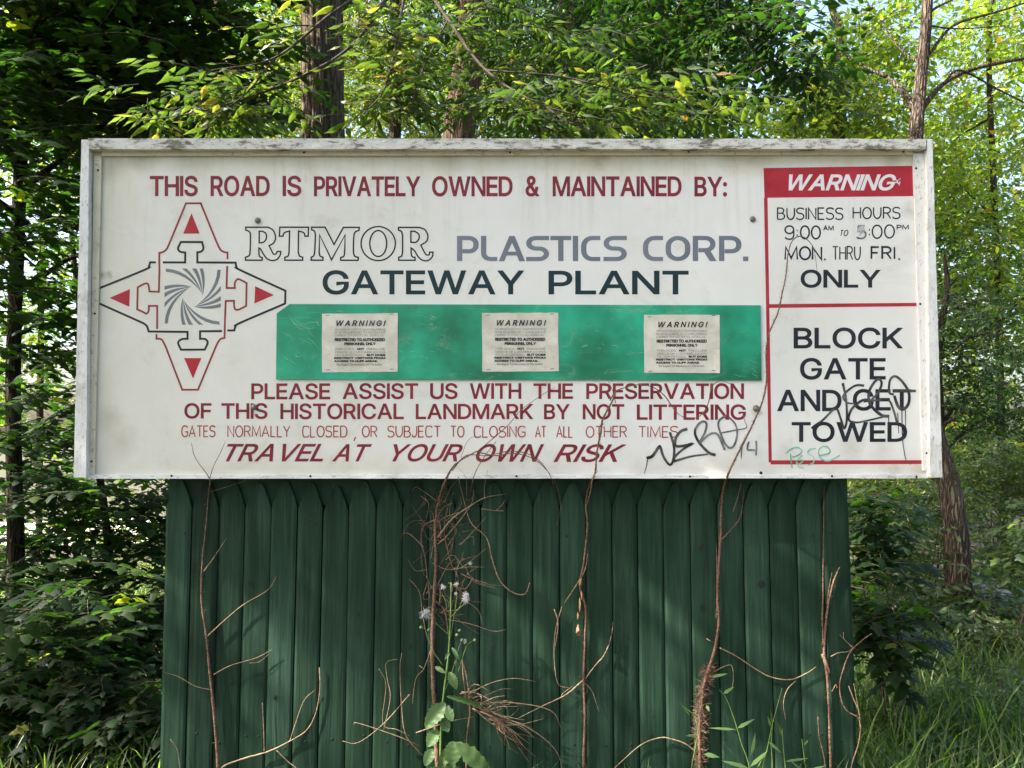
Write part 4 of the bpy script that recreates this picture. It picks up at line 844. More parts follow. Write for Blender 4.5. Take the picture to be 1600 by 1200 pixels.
# ---------------------------------------------------------------- ground
def gz(x, y):
    z = .05 * math.sin(x * .7 + 1) * math.sin(y * .5) * min(1, max(0, abs(y) - .5))
    z -= .045 * max(0, min(y - 6, 24)) * (1 if x < 1 else max(0, 1 - (x - 1) / 4))
    z += .05 * max(0, min(y - 3, 30)) * max(0, min(1, (x - 1) / 4))
    return z
M_GROUND, nt, b = newmat('leaf_litter_ground')
c = ramp(nt, noise(nt, 9, 7, rough=.75), [(.35, (.03, .03, .015)), (.5, (.075, .055, .03)), (.62, (.05, .085, .025)), (.75, (.14, .11, .06))])
nt.links.new(c, b.inputs['Base Color']); b.inputs['Roughness'].default_value = .95; bump(nt, b, noise(nt, 30, 6), 1, .03)
xs = np.concatenate([-np.geomspace(400, 8, 14), np.linspace(-7, 9, 40), np.geomspace(10, 400, 14)]); ys = np.concatenate([[-60, -30, -15, -8, -5], np.linspace(-4, 16, 44), np.geomspace(18, 500, 14)])
V = [(x, y, gz(x, y)) for y in ys for x in xs]; W = len(xs)
Fc = [(j * W + i, j * W + i + 1, (j + 1) * W + i + 1, (j + 1) * W + i) for j in range(len(ys) - 1) for i in range(W - 1)]
tag(mesh('ground', V, Fc, M_GROUND, smooth=True), kind='structure')
M_PALE_GROUND = simple('pale_ground', (.42, .39, .34), (.62, .58, .52), 30, .95, .4, .01)  # added pale ground standing in for the bright gaps at far left
V = []; Fc = []
rp_ = [(-16, 9), (-10, 9.5), (-5, 10.5), (-2, 12.5), (1, 17)]; rp2 = [(-18, 16), (-11, 16.5), (-6.5, 17.5), (-3, 20), (-1, 26)]
A1 = catmull([(x, y, 0) for x, y in rp_], 6); A2 = catmull([(x, y, 0) for x, y in rp2], 6)
for j in range(7):
    for p, q in zip(A1, A2):
        v = p.lerp(q, j / 6); V.append((v.x, v.y, gz(v.x, v.y) + .03))
W = len(A1)
Fc = [(j * W + i, j * W + i + 1, (j + 1) * W + i + 1, (j + 1) * W + i) for j in range(6) for i in range(W - 1)]
tag(mesh('added_pale_ground', V, Fc, M_PALE_GROUND, smooth=True), kind='structure')

# ---------------------------------------------------------------- leaf sprays
def leaf_shape(kind, L, g):
    if kind == 'maple':
        o = [(0, 0), (-.30, .02), (-.20, .22), (-.50, .38), (-.22, .50), (-.16, .74), (0, 1.0), (.16, .74), (.22, .50), (.50, .38), (.20, .22), (.30, .02)]
        V = [(x * L, y * L, -.10 * L * abs(x) * 2 - .12 * L * y * y) for x, y in o] + [(0, .34 * L, .03 * L)]
        T = [(i, (i + 1) % 12, 12) for i in range(12)]
    elif kind == 'oval':
        o = [(0, 0), (-.20, .22), (-.23, .5), (-.10, .82), (0, 1.05), (.10, .82), (.23, .5), (.20, .22)]
        V = [(x * L, y * L, -.15 * L * abs(x) * 2 - .16 * L * y * y) for x, y in o] + [(0, .45 * L, .015 * L)]
        T = [(i, (i + 1) % 8, 8) for i in range(8)]
    elif kind == 'elm':
        o = [(0, 0), (-.15, .2), (-.18, .45), (-.08, .8), (0, 1.12), (.08, .8), (.18, .45), (.15, .2)]
        V = [(x * L, y * L, -.22 * L * abs(x) * 2 - .20 * L * y * y) for x, y in o] + [(0, .45 * L, .015 * L)]
        T = [(i, (i + 1) % 8, 8) for i in range(8)]
    elif kind == 'small':
        o = [(0, 0), (-.25, .4), (0, 1.0), (.25, .4)]
        V = [(x * L, y * L, -.12 * L * abs(x) * 2 - .1 * L * y) for x, y in o]; T = [(0, 3, 1), (1, 3, 2)]
    else:                                                  # long narrow
        o = [(0, 0), (-.13, .3), (-.10, .65), (0, 1.05), (.10, .65), (.13, .3)]
        V = [(x * L, y * L, -.1 * L * abs(x) * 2 - .2 * L * y * y) for x, y in o]; T = [(0, 5, 1), (1, 5, 4), (1, 4, 2), (2, 4, 3)]
    return np.array(V), np.array(T)
def rotm(ax, a):
    ax = np.array(ax, float); ax /= np.linalg.norm(ax); c, s = math.cos(a), math.sin(a); x, y, z = ax
    return np.array([[c + x * x * (1 - c), x * y * (1 - c) - z * s, x * z * (1 - c) + y * s], [y * x * (1 - c) + z * s, c + y * y * (1 - c), y * z * (1 - c) - x * s], [z * x * (1 - c) - y * s, z * y * (1 - c) + x * s, c + z * z * (1 - c)]])
def make_spray(kind, L, nleaf, length, seed, flat=.35, side=2):
    """a twig along +x with alternate leaves; returns leaf verts, tris, per-vertex random, twig verts, tris"""
    g = np.random.default_rng(seed); V = []; T = []; Rn = []; nv = 0
    TV = []; TF = []
    pts = [Vector((length * t, .12 * length * math.sin(t * 3 + seed) * .5, -.22 * length * t * t)) for t in np.linspace(0, 1, 5)]
    tv, tf = tube_vf(pts, [.0035, .003, .0025, .002, .001], 3, cap=False)
    TV = [tuple(v) for v in tv]; TFt = []
    for f in tf: TFt += [(f[0], f[1], f[2]), (f[0], f[2], f[3])]
    for i in range(nleaf):
        t = (i + .5) / nleaf; k = t * 4; i0 = min(3, int(k)); p = np.array(pts[i0].lerp(pts[i0 + 1], k - i0))
        if i == nleaf - 1: ang = g.uniform(-.2, .2)
        else: ang = (1 if i % 2 else -1) * g.uniform(.7, 1.25)
        l, tr = leaf_shape(kind, L * g.uniform(.7, 1.15), g)
        M = rotm((0, 0, 1), -math.pi / 2 + ang) @ rotm((1, 0, 0), g.uniform(-flat, flat) - .25) @ rotm((0, 1, 0), g.uniform(-flat, flat) * 1.4)
        l = l @ M.T
        out = np.array([math.cos(ang), math.sin(ang), 0]) * L * .2
        V.append(l + p + out + np.array([0, 0, g.uniform(-.01, .01)])); T.append(tr + nv); nv += len(l)
        Rn.append(np.full(len(l), g.uniform(0, 1)))
    return np.concatenate(V), np.concatenate(T), np.concatenate(Rn), np.array(TV), np.array(TFt)
TEMPL = {}
def templates(kind, L, nleaf, length, flat=.35, k=6):
    key = (kind, L, nleaf, length, flat)
    if key not in TEMPL: TEMPL[key] = [make_spray(kind, L, nleaf, length, 10 * s + 3, flat) for s in range(k)]
    return TEMPL[key]
def crown_mesh(name, parent, C, tem, mats, g, tilt=.45, smin=.8, smax=1.2, direct=None, kind=None):
    """C: (n,3) spray origins -> one mesh of leaves and twigs"""
    n = len(C); which = g.integers(0, len(tem), n)
    Vs = []; Ts = []; Rs = []; Ms = []; nv = 0
    for k, (lv, lt, lr, tv, tt) in enumerate(tem):
        idx = np.where(which == k)[0]; m = len(idx)
        if not m: continue
        yaw = g.uniform(0, 2 * np.pi, m) if direct is None else direct[idx] + g.normal(0, .5, m)
        pit = g.normal(0, tilt, m); rol = g.normal(0, tilt * .8, m); sc = g.uniform(smin, smax, m)
        cy, sy, cq, sq_, cr, sr = np.cos(yaw), np.sin(yaw), np.cos(pit), np.sin(pit), np.cos(rol), np.sin(rol)
        Rm = np.empty((m, 3, 3))
        Rm[:, 0, 0] = cy * cq; Rm[:, 0, 1] = cy * sq_ * sr - sy * cr; Rm[:, 0, 2] = cy * sq_ * cr + sy * sr
        Rm[:, 1, 0] = sy * cq; Rm[:, 1, 1] = sy * sq_ * sr + cy * cr; Rm[:, 1, 2] = sy * sq_ * cr - cy * sr
        Rm[:, 2, 0] = -sq_; Rm[:, 2, 1] = cq * sr; Rm[:, 2, 2] = cq * cr
        Rm *= sc[:, None, None]
        base_r = g.uniform(-.35, .35, m)
        for vv, tt_, mi_, rr_ in ((lv, lt, 0, lr), (tv, tt, 1, None)):
            W = np.einsum('mij,vj->mvi', Rm, vv) + C[idx][:, None, :]
            T = tt_[None] + (np.arange(m) * len(vv))[:, None, None] + nv
            Vs.append(W.reshape(-1, 3)); Ts.append(T.reshape(-1, 3)); nv += m * len(vv)
            Rs.append(np.clip((rr_[None] * .8 + .1 + base_r[:, None] * .5), 0, 1).ravel() if rr_ is not None else np.zeros(m * len(vv)))
            Ms.append(np.full(m * len(tt_), mi_))
    return npmesh(name, np.concatenate(Vs), np.concatenate(Ts), mats, parent, np.concatenate(Rs), np.concatenate(Ms))
def blob_pts(bl, g, clump=7, cs=.28):
    """bl: list of (px, py, depth, rpx, rpy, rdepth, n) in photograph pixels and metres -> (N,3) and clump centres"""
    out = []; cc = []
    for px, py, y, rx, ry, rd, n in bl:
        c = P(px, py, y); s = scale_at(y); r = np.array([rx * s, rd, ry * s]); k = max(1, n // clump)
        u = g.normal(size=(k, 3)); u /= np.linalg.norm(u, axis=1)[:, None]; rad = g.uniform(0, 1, k) ** (1 / 2.6)
        cen = u * rad[:, None] * r + np.array(c)
        which = g.integers(0, k, n)
        pts = cen[which] + g.normal(0, cs, (n, 3)) * np.minimum(1, r / .6 + .2)
        out.append(pts); cc.append(cen)
    A = np.concatenate(out); C = np.concatenate(cc)
    return A, C
def limb(trunk_pt, target, mat, parent, r0=.03, name='limb'):
    a = Vector(trunk_pt); b_ = Vector(target); mid = a.lerp(b_, .5) + Vector((random.uniform(-.2, .2), random.uniform(-.2, .2), random.uniform(.05, .35))) * (b_ - a).length * .3
    q = a.lerp(mid, .5) + Vector((random.uniform(-.1, .1),) * 3) * .3
    return tube(name, [a, q, mid, b_], [r0, r0 * .7, r0 * .5, r0 * .15], mat, parent, seg=6, n=5)
def tree(name, label, group, trunkpts, radii, bark, bl, tem, leaf, seed, nlimb=8, clump=7, cs=.28, seg=14, extra=None, limb_r=.03, tilt=.45):
    g = np.random.default_rng(seed); random.seed(seed)
    tp = [Vector(p) for p in trunkpts]
    t = thing(name, tp[0], label, 'tree', group)
    c = catmull(tp, 8); ra = resamp_r(radii, len(c)); ph = random.uniform(0, 6)
    V, Fc = tube_vf(c, ra, seg, .03, prof=lambda a, s, i: 1 + .06 * math.sin(3 * a + ph + s * 4) + .04 * math.sin(7 * a + s * 9))
    mesh('trunk', V, Fc, bark, t, smooth=True)
    pts, cc = blob_pts(bl, g, clump, cs)
    if extra is not None: pts = np.concatenate([pts, extra])
    crown_mesh('crown', t, pts, tem, [leaf, TWIG], g, tilt)
    for k in range(nlimb):
        tg = cc[g.integers(0, len(cc))]
        # root the limb on the nearest trunk point below it
        cand = [(abs((v.z + .5 * abs(v.x - tg[0])) - tg[2]), i) for i, v in enumerate(c)]
        i0 = min(cand)[1]
        limb(c[i0], tg, bark, t, min(limb_r, ra[i0] * .6))
    return t
# ---- furrowed trunk behind the sign, left of centre
def furrow(amp, nf, ph):
    gr = np.random.default_rng(int(ph * 100)); jit = gr.uniform(-1, 1, (60, 64))
    def f(a, s, i):
        return 1 + amp * abs(math.sin(nf * a * .5 + ph + .6 * math.sin(s * 22 + a * 2))) - amp + .012 * jit[i % 60, int(a * 10) % 64]
    return f
def big_tree(label, pts, radii, bark, bl, tem, leaf, seed, amp=.09, nf=17, nl=8):
    g = np.random.default_rng(seed); random.seed(seed)
    tp = [Vector(p) for p in pts]; t = thing('forest_tree', tp[0], label, 'tree')
    c = catmull(tp, 18); V, Fc = tube_vf(c, resamp_r(radii, len(c)), 90, 0, prof=furrow(amp, nf, seed * .37))
    mesh('trunk', V, Fc, bark, t, smooth=True)
    p, cc = blob_pts(bl, g); crown_mesh('crown', t, p, tem, [leaf, TWIG], g)
    for k in range(nl):
        tg = cc[g.integers(0, len(cc))]; i0 = min((abs(v.z - tg[2] + .8), i) for i, v in enumerate(c))[1]
        limb(c[i0], tg, bark, t, .05)
    return t
T_MAPLE = templates('maple', .105, 9, .42, .16)
T_MAPLES = templates('maple', .09, 6, .2, .2)
T_HACK = templates('elm', .085, 13, .42, .3)
T_SMALL = templates('small', .075, 13, .42, .5)
T_SMALLF = templates('small', .105, 12, .55, .5)
T_ASH = templates('oval', .080, 9, .30, .3)
T_SHRUB = templates('oval', .065, 9, .26, .5)
def TP(px, y, z): return (P(px, 600, y).x, y, z)
def PX(px, py, y): return tuple(P(px, py, y))
yb_ = 3.6
big_tree('thick furrowed brown trunk rising behind the left half of the sign', [TP(512, yb_, gz(-1, yb_) - .1), PX(508, 500, yb_), PX(505, 220, yb_), PX(503, 0, yb_), PX(500, -350, yb_), PX(490, -900, yb_)], [.24, .20, .178, .172, .155, .10], BARK1,
         [(420, -700, 3.4, 620, 420, 1.6, 900), (350, -760, 6.5, 800, 130, 3.0, 2200), (640, -250, 5.0, 380, 230, 1.2, 300)], T_SMALL, LM_BRIGHT, 21)  # the wide flat blob is an unseen canopy layer added to shade the background
yb_ = 5.2
big_tree('reddish leaning trunk behind the middle of the sign', [TP(690, yb_, -.1), PX(700, 500, yb_), PX(717, 215, yb_), PX(733, 90, yb_), PX(742, 0, yb_), PX(770, -350, yb_), PX(790, -800, yb_)], [.20, .18, .165, .15, .15, .13, .09], BARK2,
         [(850, -450, 5.4, 420, 330, 1.6, 500)], T_SMALL, LM_BRIGHT, 22, .07, 15)
# ---- tree at the right whose trunk leans out below the corner of the sign and shows again above it
y3 = 2.6
c_up = [PX(1500, 1060, y3), PX(1498, 910, y3), PX(1493, 830, y3), PX(1482, 755, y3), PX(1450, 640, y3), PX(1432, 480, y3), PX(1428, 320, y3 + .1), PX(1431, 215, y3 + .15), PX(1438, 130, y3 + .2), PX(1448, 20, y3 + .2), PX(1455, -200, y3 + .3), PX(1450, -600, y3 + .4)]
t3 = big_tree('leaning ridged tree at the lower right sign corner, forked above the top right corner', c_up, [.098, .082, .078, .074, .069, .064, .056, .050, .043, .038, .034, .02], BARK3,
         [(1440, -620, 2.8, 420, 280, 1.0, 260)], T_HACK, LM_HACK, 23, .10, 13, 4)
for q, r in (([(1428, 170), (1408, 140), (1385, 120)], .030), ([(1440, 170), (1475, 130), (1530, 105), (1640, 85)], .022), ([(1385, 120), (1345, 100), (1290, 60)], .014), ([(1440, 100), (1410, 80), (1380, 40)], .010), ([(1452, 85), (1490, 40), (1560, 18), (1630, -5)], .012),
             ([(1475, 130), (1500, 110), (1560, 140), (1620, 170)], .010), ([(1450, 40), (1500, 45), (1570, 40)], .007), ([(1452, 20), (1470, 8), (1520, -15)], .012)):
    tube('limb', [PX(x, y, y3 + .2 + .1 * i) for i, (x, y) in enumerate(q)], [r, r * .75, r * .45], BARK3, t3, seg=8)

# ---- big dark maple at the left: trunk at the frame edge, with unseen boughs added to shade the sign
g = np.random.default_rng(3)
over = g.normal(size=(24, 3)) * np.array([1.0, .2, .3]) + np.array([-4.3, -1.3, 5.3])      # unseen sprays added, kept thin so sun dapples the fence
over2 = g.normal(size=(60, 3)) * np.array([1.2, 1.0, .7]) + np.array([-2.2, .2, 4.9])  # more unseen sprays, added overhead to shade the board
tree('maple_tree', 'large dark green maple filling the left side, with added unseen boughs shading the sign', None,
     [TP(22, 2.3, -.2), PX(24, 900, 2.3), PX(20, 600, 2.3), PX(30, 300, 2.3), PX(45, -100, 2.3), PX(30, -600, 2.2)], [.055, .05, .045, .04, .036, .03], BARK4,
     [(150, 60, 2.0, 230, 190, .8, 560), (40, 290, 2.0, 140, 170, .8, 190), (250, 110, 2.6, 130, 120, .8, 220), (55, 600, 2.4, 100, 240, .6, 190), (60, 800, 3.0, 100, 100, .6, 110), (100, 980, 1.8, 170, 80, .7, 150), (120, -350, 1.8, 520, 260, 1.2, 700)],
     T_MAPLE, LM_MAPLE, 31, nlimb=26, extra=np.concatenate([over, over2]), limb_r=.04, tilt=.2)
maple = bpy.data.objects['maple_tree']
g = np.random.default_rng(9)
shade_slab = np.stack([g.uniform(-6.3, -.9, 1300), g.uniform(-.96, -.60, 1300), 5.27 + g.normal(0, .09, 1300)], 1)  # unseen leaf layer shaped to shade the board but spare the fence
crown_mesh('unseen_shade_bough', maple, shade_slab, T_MAPLES, [LM_MAPLE, TWIG], g, .35)
tube('limb', [maple.location + Vector((0, 0, 3.5)), (-3.6, 1.2, 4.9), (-4.6, -.7, 5.2), (-3.0, -.8, 5.3), (-1.0, -.8, 5.3)], [.05, .04, .03, .02, .006], BARK4, maple, seg=8)  # limb made to carry the added bough
tree('maple_tree', 'slim dark maple growing behind the left end of the fence', None,
     [TP(170, 3.0, -.2), PX(172, 900, 3.0), PX(150, 700, 3.1), PX(120, 450, 3.2), PX(90, 100, 3.3)], [.034, .03, .026, .02, .012], BARK4,
     [(190, 960, 2.6, 90, 120, .6, 420), (60, 1080, 2.4, 130, 90, .6, 520), (180, 1130, 2.2, 110, 80, .5, 300), (215, 800, 3.0, 60, 60, .6, 150)], T_MAPLES, LM_MAPLE, 32, nlimb=12, limb_r=.02, tilt=.2)
# ---- ash branch reaching in from the right of centre
tree('ash_tree', 'dark leaved ash hanging its leaflets above the right half of the sign', None,
     [TP(1000, 7.5, -.2), PX(1005, 500, 7.5), PX(1020, 100, 7.2), PX(1060, -300, 6.5), PX(1100, -500, 5.5)], [.14, .12, .10, .09, .06], BARK4,
     [(1120, 60, 2.2, 95, 100, .5, 110), (1230, 70, 2.0, 90, 70, .5, 60), (1060, -30, 2.5, 180, 70, .6, 160), (1010, 130, 3.0, 110, 80, .6, 130), (1270, 130, 1.9, 60, 50, .3, 26)], T_ASH, LM_ASH, 33, nlimb=9, clump=5, cs=.14, limb_r=.02)
# ---- wood behind, one tree after another
BT = [
 ('understorey tree with bright leaves behind the top left corner of the sign', 330, 6.0, [(330, 130, 6.0, 190, 110, 1.0, 420), (180, 220, 7.0, 150, 110, 1.0, 260), (420, -60, 6.5, 240, 90, 1.0, 300)], T_SMALL, LM_BRIGHT),
 ('leafy tree between the two trunks above the sign', 615, 7.5, [(620, 110, 7.5, 130, 120, 1.1, 420), (600, -60, 7.2, 180, 80, 1.1, 300)], T_SMALL, LM_BRIGHT),
 ('broad mid green tree above the middle of the sign', 880, 6.5, [(880, 120, 6.5, 170, 110, 1.1, 640), (860, -30, 6.8, 240, 90, 1.1, 460)], T_HACK, LM_ASH),  # darker leaf colour used here in place of canopy shade
 ('dense green tree behind the ash leaflets', 1040, 9.0, [(1050, 110, 9.0, 130, 110, 1.2, 420)], T_SMALLF, LM_BRIGHT),
 ('yellow green tree standing behind the right end of the sign', 1300, 6.8, [(1330, 150, 6.8, 110, 80, .9, 330), (1270, 200, 7.0, 50, 40, .7, 60), (1370, 60, 7.0, 90, 60, .9, 140), (1390, 220, 6.5, 60, 60, .7, 90)], T_SMALLF, LM_SUNNY),
 ('sunlit tree at the right edge of the picture above head height', 1560, 7.0, [(1580, 130, 7.0, 90, 130, 1.0, 190), (1530, 330, 6.8, 90, 110, .9, 250), (1600, 20, 7.5, 130, 60, 1.0, 180), (1590, 470, 7.0, 90, 90, .9, 300), (1510, 260, 8.0, 60, 100, .9, 130)], T_SMALLF, LM_SUNNY),
 ('shaded tree beside the right edge of the sign', 1474, 5.0, [(1510, 560, 5.0, 70, 110, .7, 300), (1560, 650, 5.3, 100, 60, .8, 240), (1490, 420, 5.6, 40, 70, .5, 70)], T_SHRUB, LM_ASH),
 ('thin tree behind the far left foliage', 70, 8.5, [(60, 560, 8.5, 120, 160, 1.2, 200), (150, 330, 8.0, 110, 100, 1.0, 130), (10, 250, 8.5, 120, 120, 1.0, 90), (120, 60, 8.0, 200, 130, 1.2, 300)], T_SMALLF, LM_BRIGHT),
]
for k, (lb, px, y, bl, tm, lf) in enumerate(BT):
    z0 = gz(P(px, 600, y).x, y)
    tops_ = min(b_[1] for b_ in bl)
    tree('forest_tree', lb, 'trees of the wood behind the sign', [TP(px, y, z0 - .1), PX(px + random.uniform(-15, 15), 450, y), PX(px + random.uniform(-25, 25), min(200, tops_ + 40), y), PX(px + random.uniform(-30, 30), min(100, tops_ - 60), y)] if k != 6 else [TP(px, y, z0 - .1), PX(px - 8, 600, y), PX(px - 4, 520, y), PX(px + 6, 450, y), PX(px + 2, 400, y)], [.10, .085, .07, .03] if k not in (5, 6, 7) else [.045, .038, .03, .015], BARK4 if k in (5, 6, 7) else random.choice([BARK2, BARK3, BARK4]), bl, tm, lf, 50 + k, nlimb=10, limb_r=.03)

# ---- hackberry boughs whose big leaves hang just above the top board; every leaf is a part
def leaf_mesh(kind, L, mat, key):
    V_, T_ = leaf_shape(kind, L, None)
    me = bpy.data.meshes.new('leaf'); me.from_pydata([tuple(v) for v in V_], [], [tuple(int(i) for i in t) for t in T_]); me.materials.append(mat)
    a_ = me.attributes.new('rnd', 'FLOAT', 'POINT'); a_.data.foreach_set('value', np.full(len(V_), key, dtype=np.float32)); me.update()
    return me
HLV = [leaf_mesh('elm', 1, LM_HACK, k) for k in (.2, .35, .5, .6, .7, .8, .88, .93, .96, .985)]
bough = thing('hackberry_bough', P(640, -20, .9), 'yellow green bough with large leaves drooping just above the top board of the sign', 'branch')
random.seed(77)
BR = [[(640, -60, 1.0), (560, 60, .8), (470, 120, .6), (330, 170, .45), (215, 190, .4)], [(640, -60, 1.0), (520, 20, .75), (430, 90, .5), (330, 110, .4)], [(640, -60, 1.0), (620, 60, .8), (600, 140, .6), (560, 185, .45)],
      [(640, -60, 1.0), (700, 30, .8), (760, 110, .6), (850, 165, .45), (960, 190, .4)], [(760, 110, .6), (880, 120, .5), (1000, 150, .4), (1090, 150, .35)], [(560, 60, .8), (480, 40, .6), (400, 50, .45)], [(700, 30, .8), (660, 110, .6), (640, 175, .5)],
      [(850, 165, .45), (900, 195, .4), (1000, 200, .38)], [(640, -60, 1.0), (600, 0, .55), (560, 40, .3), (640, 70, .25)], [(430, 90, .5), (380, 150, .42), (310, 195, .36)]]
nl_ = 0
def add_leaf(parent, p, L, yaw, pit, rol, me):
    o = bpy.data.objects.new('leaf', me); COL.objects.link(o); o.parent = parent
    o.location = Vector(p) - parent.location; o.scale = (L, L, L)
    o.rotation_euler = (pit, rol, yaw); return o
for bi, q in enumerate(BR):
    pts = [P(x, y, d) for x, y, d in q]; r0 = .009 if bi < 4 else .005
    tube('twig', pts, [r0, r0 * .7, .002], TWIG, bough, seg=6, n=8)
    cc_ = catmull(pts, 8); m = len(cc_)
    side = [1, -1]
    nleaf = 30 if len(q) > 4 else 26
    for i in range(nleaf):
        if nl_ >= 270: break
        t = .18 + .82 * (i + random.random() * .6) / nleaf; ii = min(m - 2, int(t * (m - 1)))
        p = cc_[ii].lerp(cc_[ii + 1], random.random()); d = (cc_[ii + 1] - cc_[ii]).normalized()
        yaw = math.atan2(d.y, d.x) - math.pi / 2 + random.choice(side) * random.uniform(.4, 1.5)
        off = Vector((random.uniform(-.12, .12), random.uniform(-.16, .16), random.uniform(-.05, .06)))
        if off.length > .09: 
            tube('twiglet', [p, p + off * .6 + Vector((0, 0, .008)), p + off], [.0016, .001, .0008], TWIG, bough, seg=3, n=2)
        add_leaf(bough, p + off, random.uniform(.055, .105), yaw, random.uniform(-.42, .12), random.gauss(0, .28), random.choice(HLV)); nl_ += 1

g = np.random.default_rng(14)
fp, _ = blob_pts([(330, 165, .75, 150, 36, .25, 44), (610, 150, .85, 60, 50, .3, 26), (850, 170, .8, 100, 36, .3, 34), (1000, 165, .7, 130, 35, .3, 40), (620, 40, .9, 70, 40, .3, 16), (820, 60, 1.1, 150, 60, .3, 40)], g, 3, .07)
o_ = crown_mesh('leaf_mass', bough, fp, templates('elm', .085, 10, .28, .3), [LM_HACK, TWIG], g, .16, .8, 1.15); o_['kind'] = 'stuff'

# ---- shrubs and saplings low on both sides
SH = [
 ('broad leaved weeds standing in the grass at the bottom right corner', 1500, 1.2, [(1470, 1110, 1.2, 70, 30, .3, 46), (1570, 1090, 1.4, 40, 36, .3, 40), (1400, 1150, .8, 40, 30, .2, 26)], T_SHRUB, LM_SHRUB),
 ('sapling with broad dark leaves against the right end of the fence', 1400, .9, [(1378, 840, .9, 32, 60, .2, 46), (1372, 970, .8, 35, 80, .2, 90)], T_MAPLES, LM_MAPLE),
 ('low spreading shrub right of the leaning trunk', 1560, 2.0, [(1560, 960, 2.6, 70, 34, .35, 110), (1605, 860, 2.3, 22, 50, .3, 50)], T_MAPLES, LM_SHRUB),
 ('tangled bush between the fence and the leaning trunk', 1410, 3.2, [(1400, 800, 3.2, 80, 50, .5, 160), (1440, 900, 2.9, 60, 50, .4, 140)], T_SHRUB, LM_SHRUB),
 ('bright bush further back under the right end of the sign', 1390, 5.0, [(1390, 780, 5.0, 70, 50, .7, 220), (1400, 880, 4.4, 80, 50, .6, 220)], T_SHRUB, LM_BRIGHT),
 ('bush behind the leaning trunk at the right edge', 1560, 4.2, [(1560, 760, 4.2, 90, 60, .6, 300), (1580, 870, 3.6, 60, 50, .4, 160)], T_SHRUB, LM_SHRUB),
 ('shaded bush at the bottom left corner', 60, 1.2, [(70, 1100, 1.2, 110, 80, .35, 260), (190, 1130, 1.0, 60, 60, .25, 110)], T_MAPLES, LM_MAPLE),
 ('sunlit bush seen through the dark leaves at the left', 150, 6.0, [(200, 840, 6.0, 60, 50, .8, 90), (220, 960, 5.6, 60, 110, .8, 170), (40, 1060, 5.0, 100, 60, .8, 150)], T_SHRUB, LM_BRIGHT),
 ('ground elder patch beside the right fence end', 1480, 1.6, [(1450, 965, 2.4, 70, 34, .3, 170), (1570, 985, 2.2, 50, 34, .3, 130), (1400, 1010, 1.9, 40, 30, .2, 60)], T_SHRUB, LM_SHRUB),
]
for k, (lb, px, y, bl, tm, lf) in enumerate(SH):
    g = np.random.default_rng(90 + k); random.seed(90 + k); p0 = Vector((P(px, 600, y).x, y, gz(P(px, 600, y).x, y)))
    t = thing('shrub', p0, lb, 'shrub', 'bushes at the edge of the wood')
    pts, cc = blob_pts(bl, g, 6, .13)
    crown_mesh('foliage', t, pts, tm, [lf, TWIG], g, .25, .7, 1.05)
    for i in range(7):
        tg = Vector(cc[g.integers(0, len(cc))]); limb(p0 + Vector((random.uniform(-.1, .1), random.uniform(-.08, .08), 0)), tg, TWIG, t, .010, 'stem')

# ---- far wood: nobody could count it
g = np.random.default_rng(8)
def far(nm, specs, seed):
    g = np.random.default_rng(seed); pts, cc = blob_pts(specs, g, 9, .7)
    o = crown_mesh(nm, None, pts, templates('small', .17, 14, .9, .6), [LM_BRIGHT, TWIG], g, .6); return tag(o, kind='stuff', label='mass of distant sunlit woodland foliage behind the trees', cat='woodland')
far('distant_woodland', [(300, 130, 18, 420, 150, 3, 1150), (760, 120, 17, 380, 150, 3, 1700), (1250, 260, 18, 260, 80, 3, 480), (1500, 400, 17, 220, 260, 2.5, 850), (1480, 760, 13, 240, 130, 2, 1300),
                        (180, 980, 9.5, 130, 70, 1, 280), (1450, 60, 19, 200, 90, 2, 150)], 401)

g = np.random.default_rng(61)  # unseen trees added behind the viewpoint to cut sky light on the board
n_ = 2600; th = g.uniform(-math.pi, 0, n_); rr_ = g.uniform(9, 13, n_)
cp_ = np.stack([np.cos(th) * rr_ * 1.15, np.sin(th) * rr_ - 1.5, g.uniform(1.0, 11.5, n_)], 1)
o_ = crown_mesh('unseen_woodland_edge', None, cp_, templates('small', .30, 12, 1.3, .6), [LM_ASH, TWIG], g, .6); tag(o_, 'unseen wall of trees across the clearing behind the viewer, added to cut sky light', 'woodland', kind='stuff')

# ---- grass
def grass(name, n, fx, hmin, hmax, seed, label):
    g = np.random.default_rng(seed); X, Y = fx(g, n); m = len(X)
    Z = np.array([gz(x, y) for x, y in zip(X, Y)]); H = g.uniform(hmin, hmax, m) * g.uniform(.6, 1.1, m); A = g.uniform(0, 2 * np.pi, m); B = g.uniform(.15, .8, m) * H; w = g.uniform(.002, .0062, m)
    dx, dy = np.cos(A), np.sin(A); px_, py_ = -dy, dx; V = np.zeros((m, 7, 3))
    for k, (t, ww) in enumerate(((0, 1), (.4, .9), (.75, .6))):
        for s_, sg in ((0, -1), (1, 1)):
            V[:, 2 * k + s_, 0] = X + dx * B * t ** 2 + sg * px_ * w * ww; V[:, 2 * k + s_, 1] = Y + dy * B * t ** 2 + sg * py_ * w * ww; V[:, 2 * k + s_, 2] = Z + H * (t - .25 * t * t)
    V[:, 6, 0] = X + dx * B; V[:, 6, 1] = Y + dy * B; V[:, 6, 2] = Z + H * .78
    T0 = np.array([(0, 1, 3), (0, 3, 2), (2, 3, 5), (2, 5, 4), (4, 5, 6)]); T = T0[None] + (np.arange(m) * 7)[:, None, None]
    return tag(npmesh(name, V.reshape(-1, 3), T.reshape(-1, 3), [LM_GRASS], None, np.repeat(g.uniform(0, 1, m), 7)), kind='stuff', label=label, cat='grass')
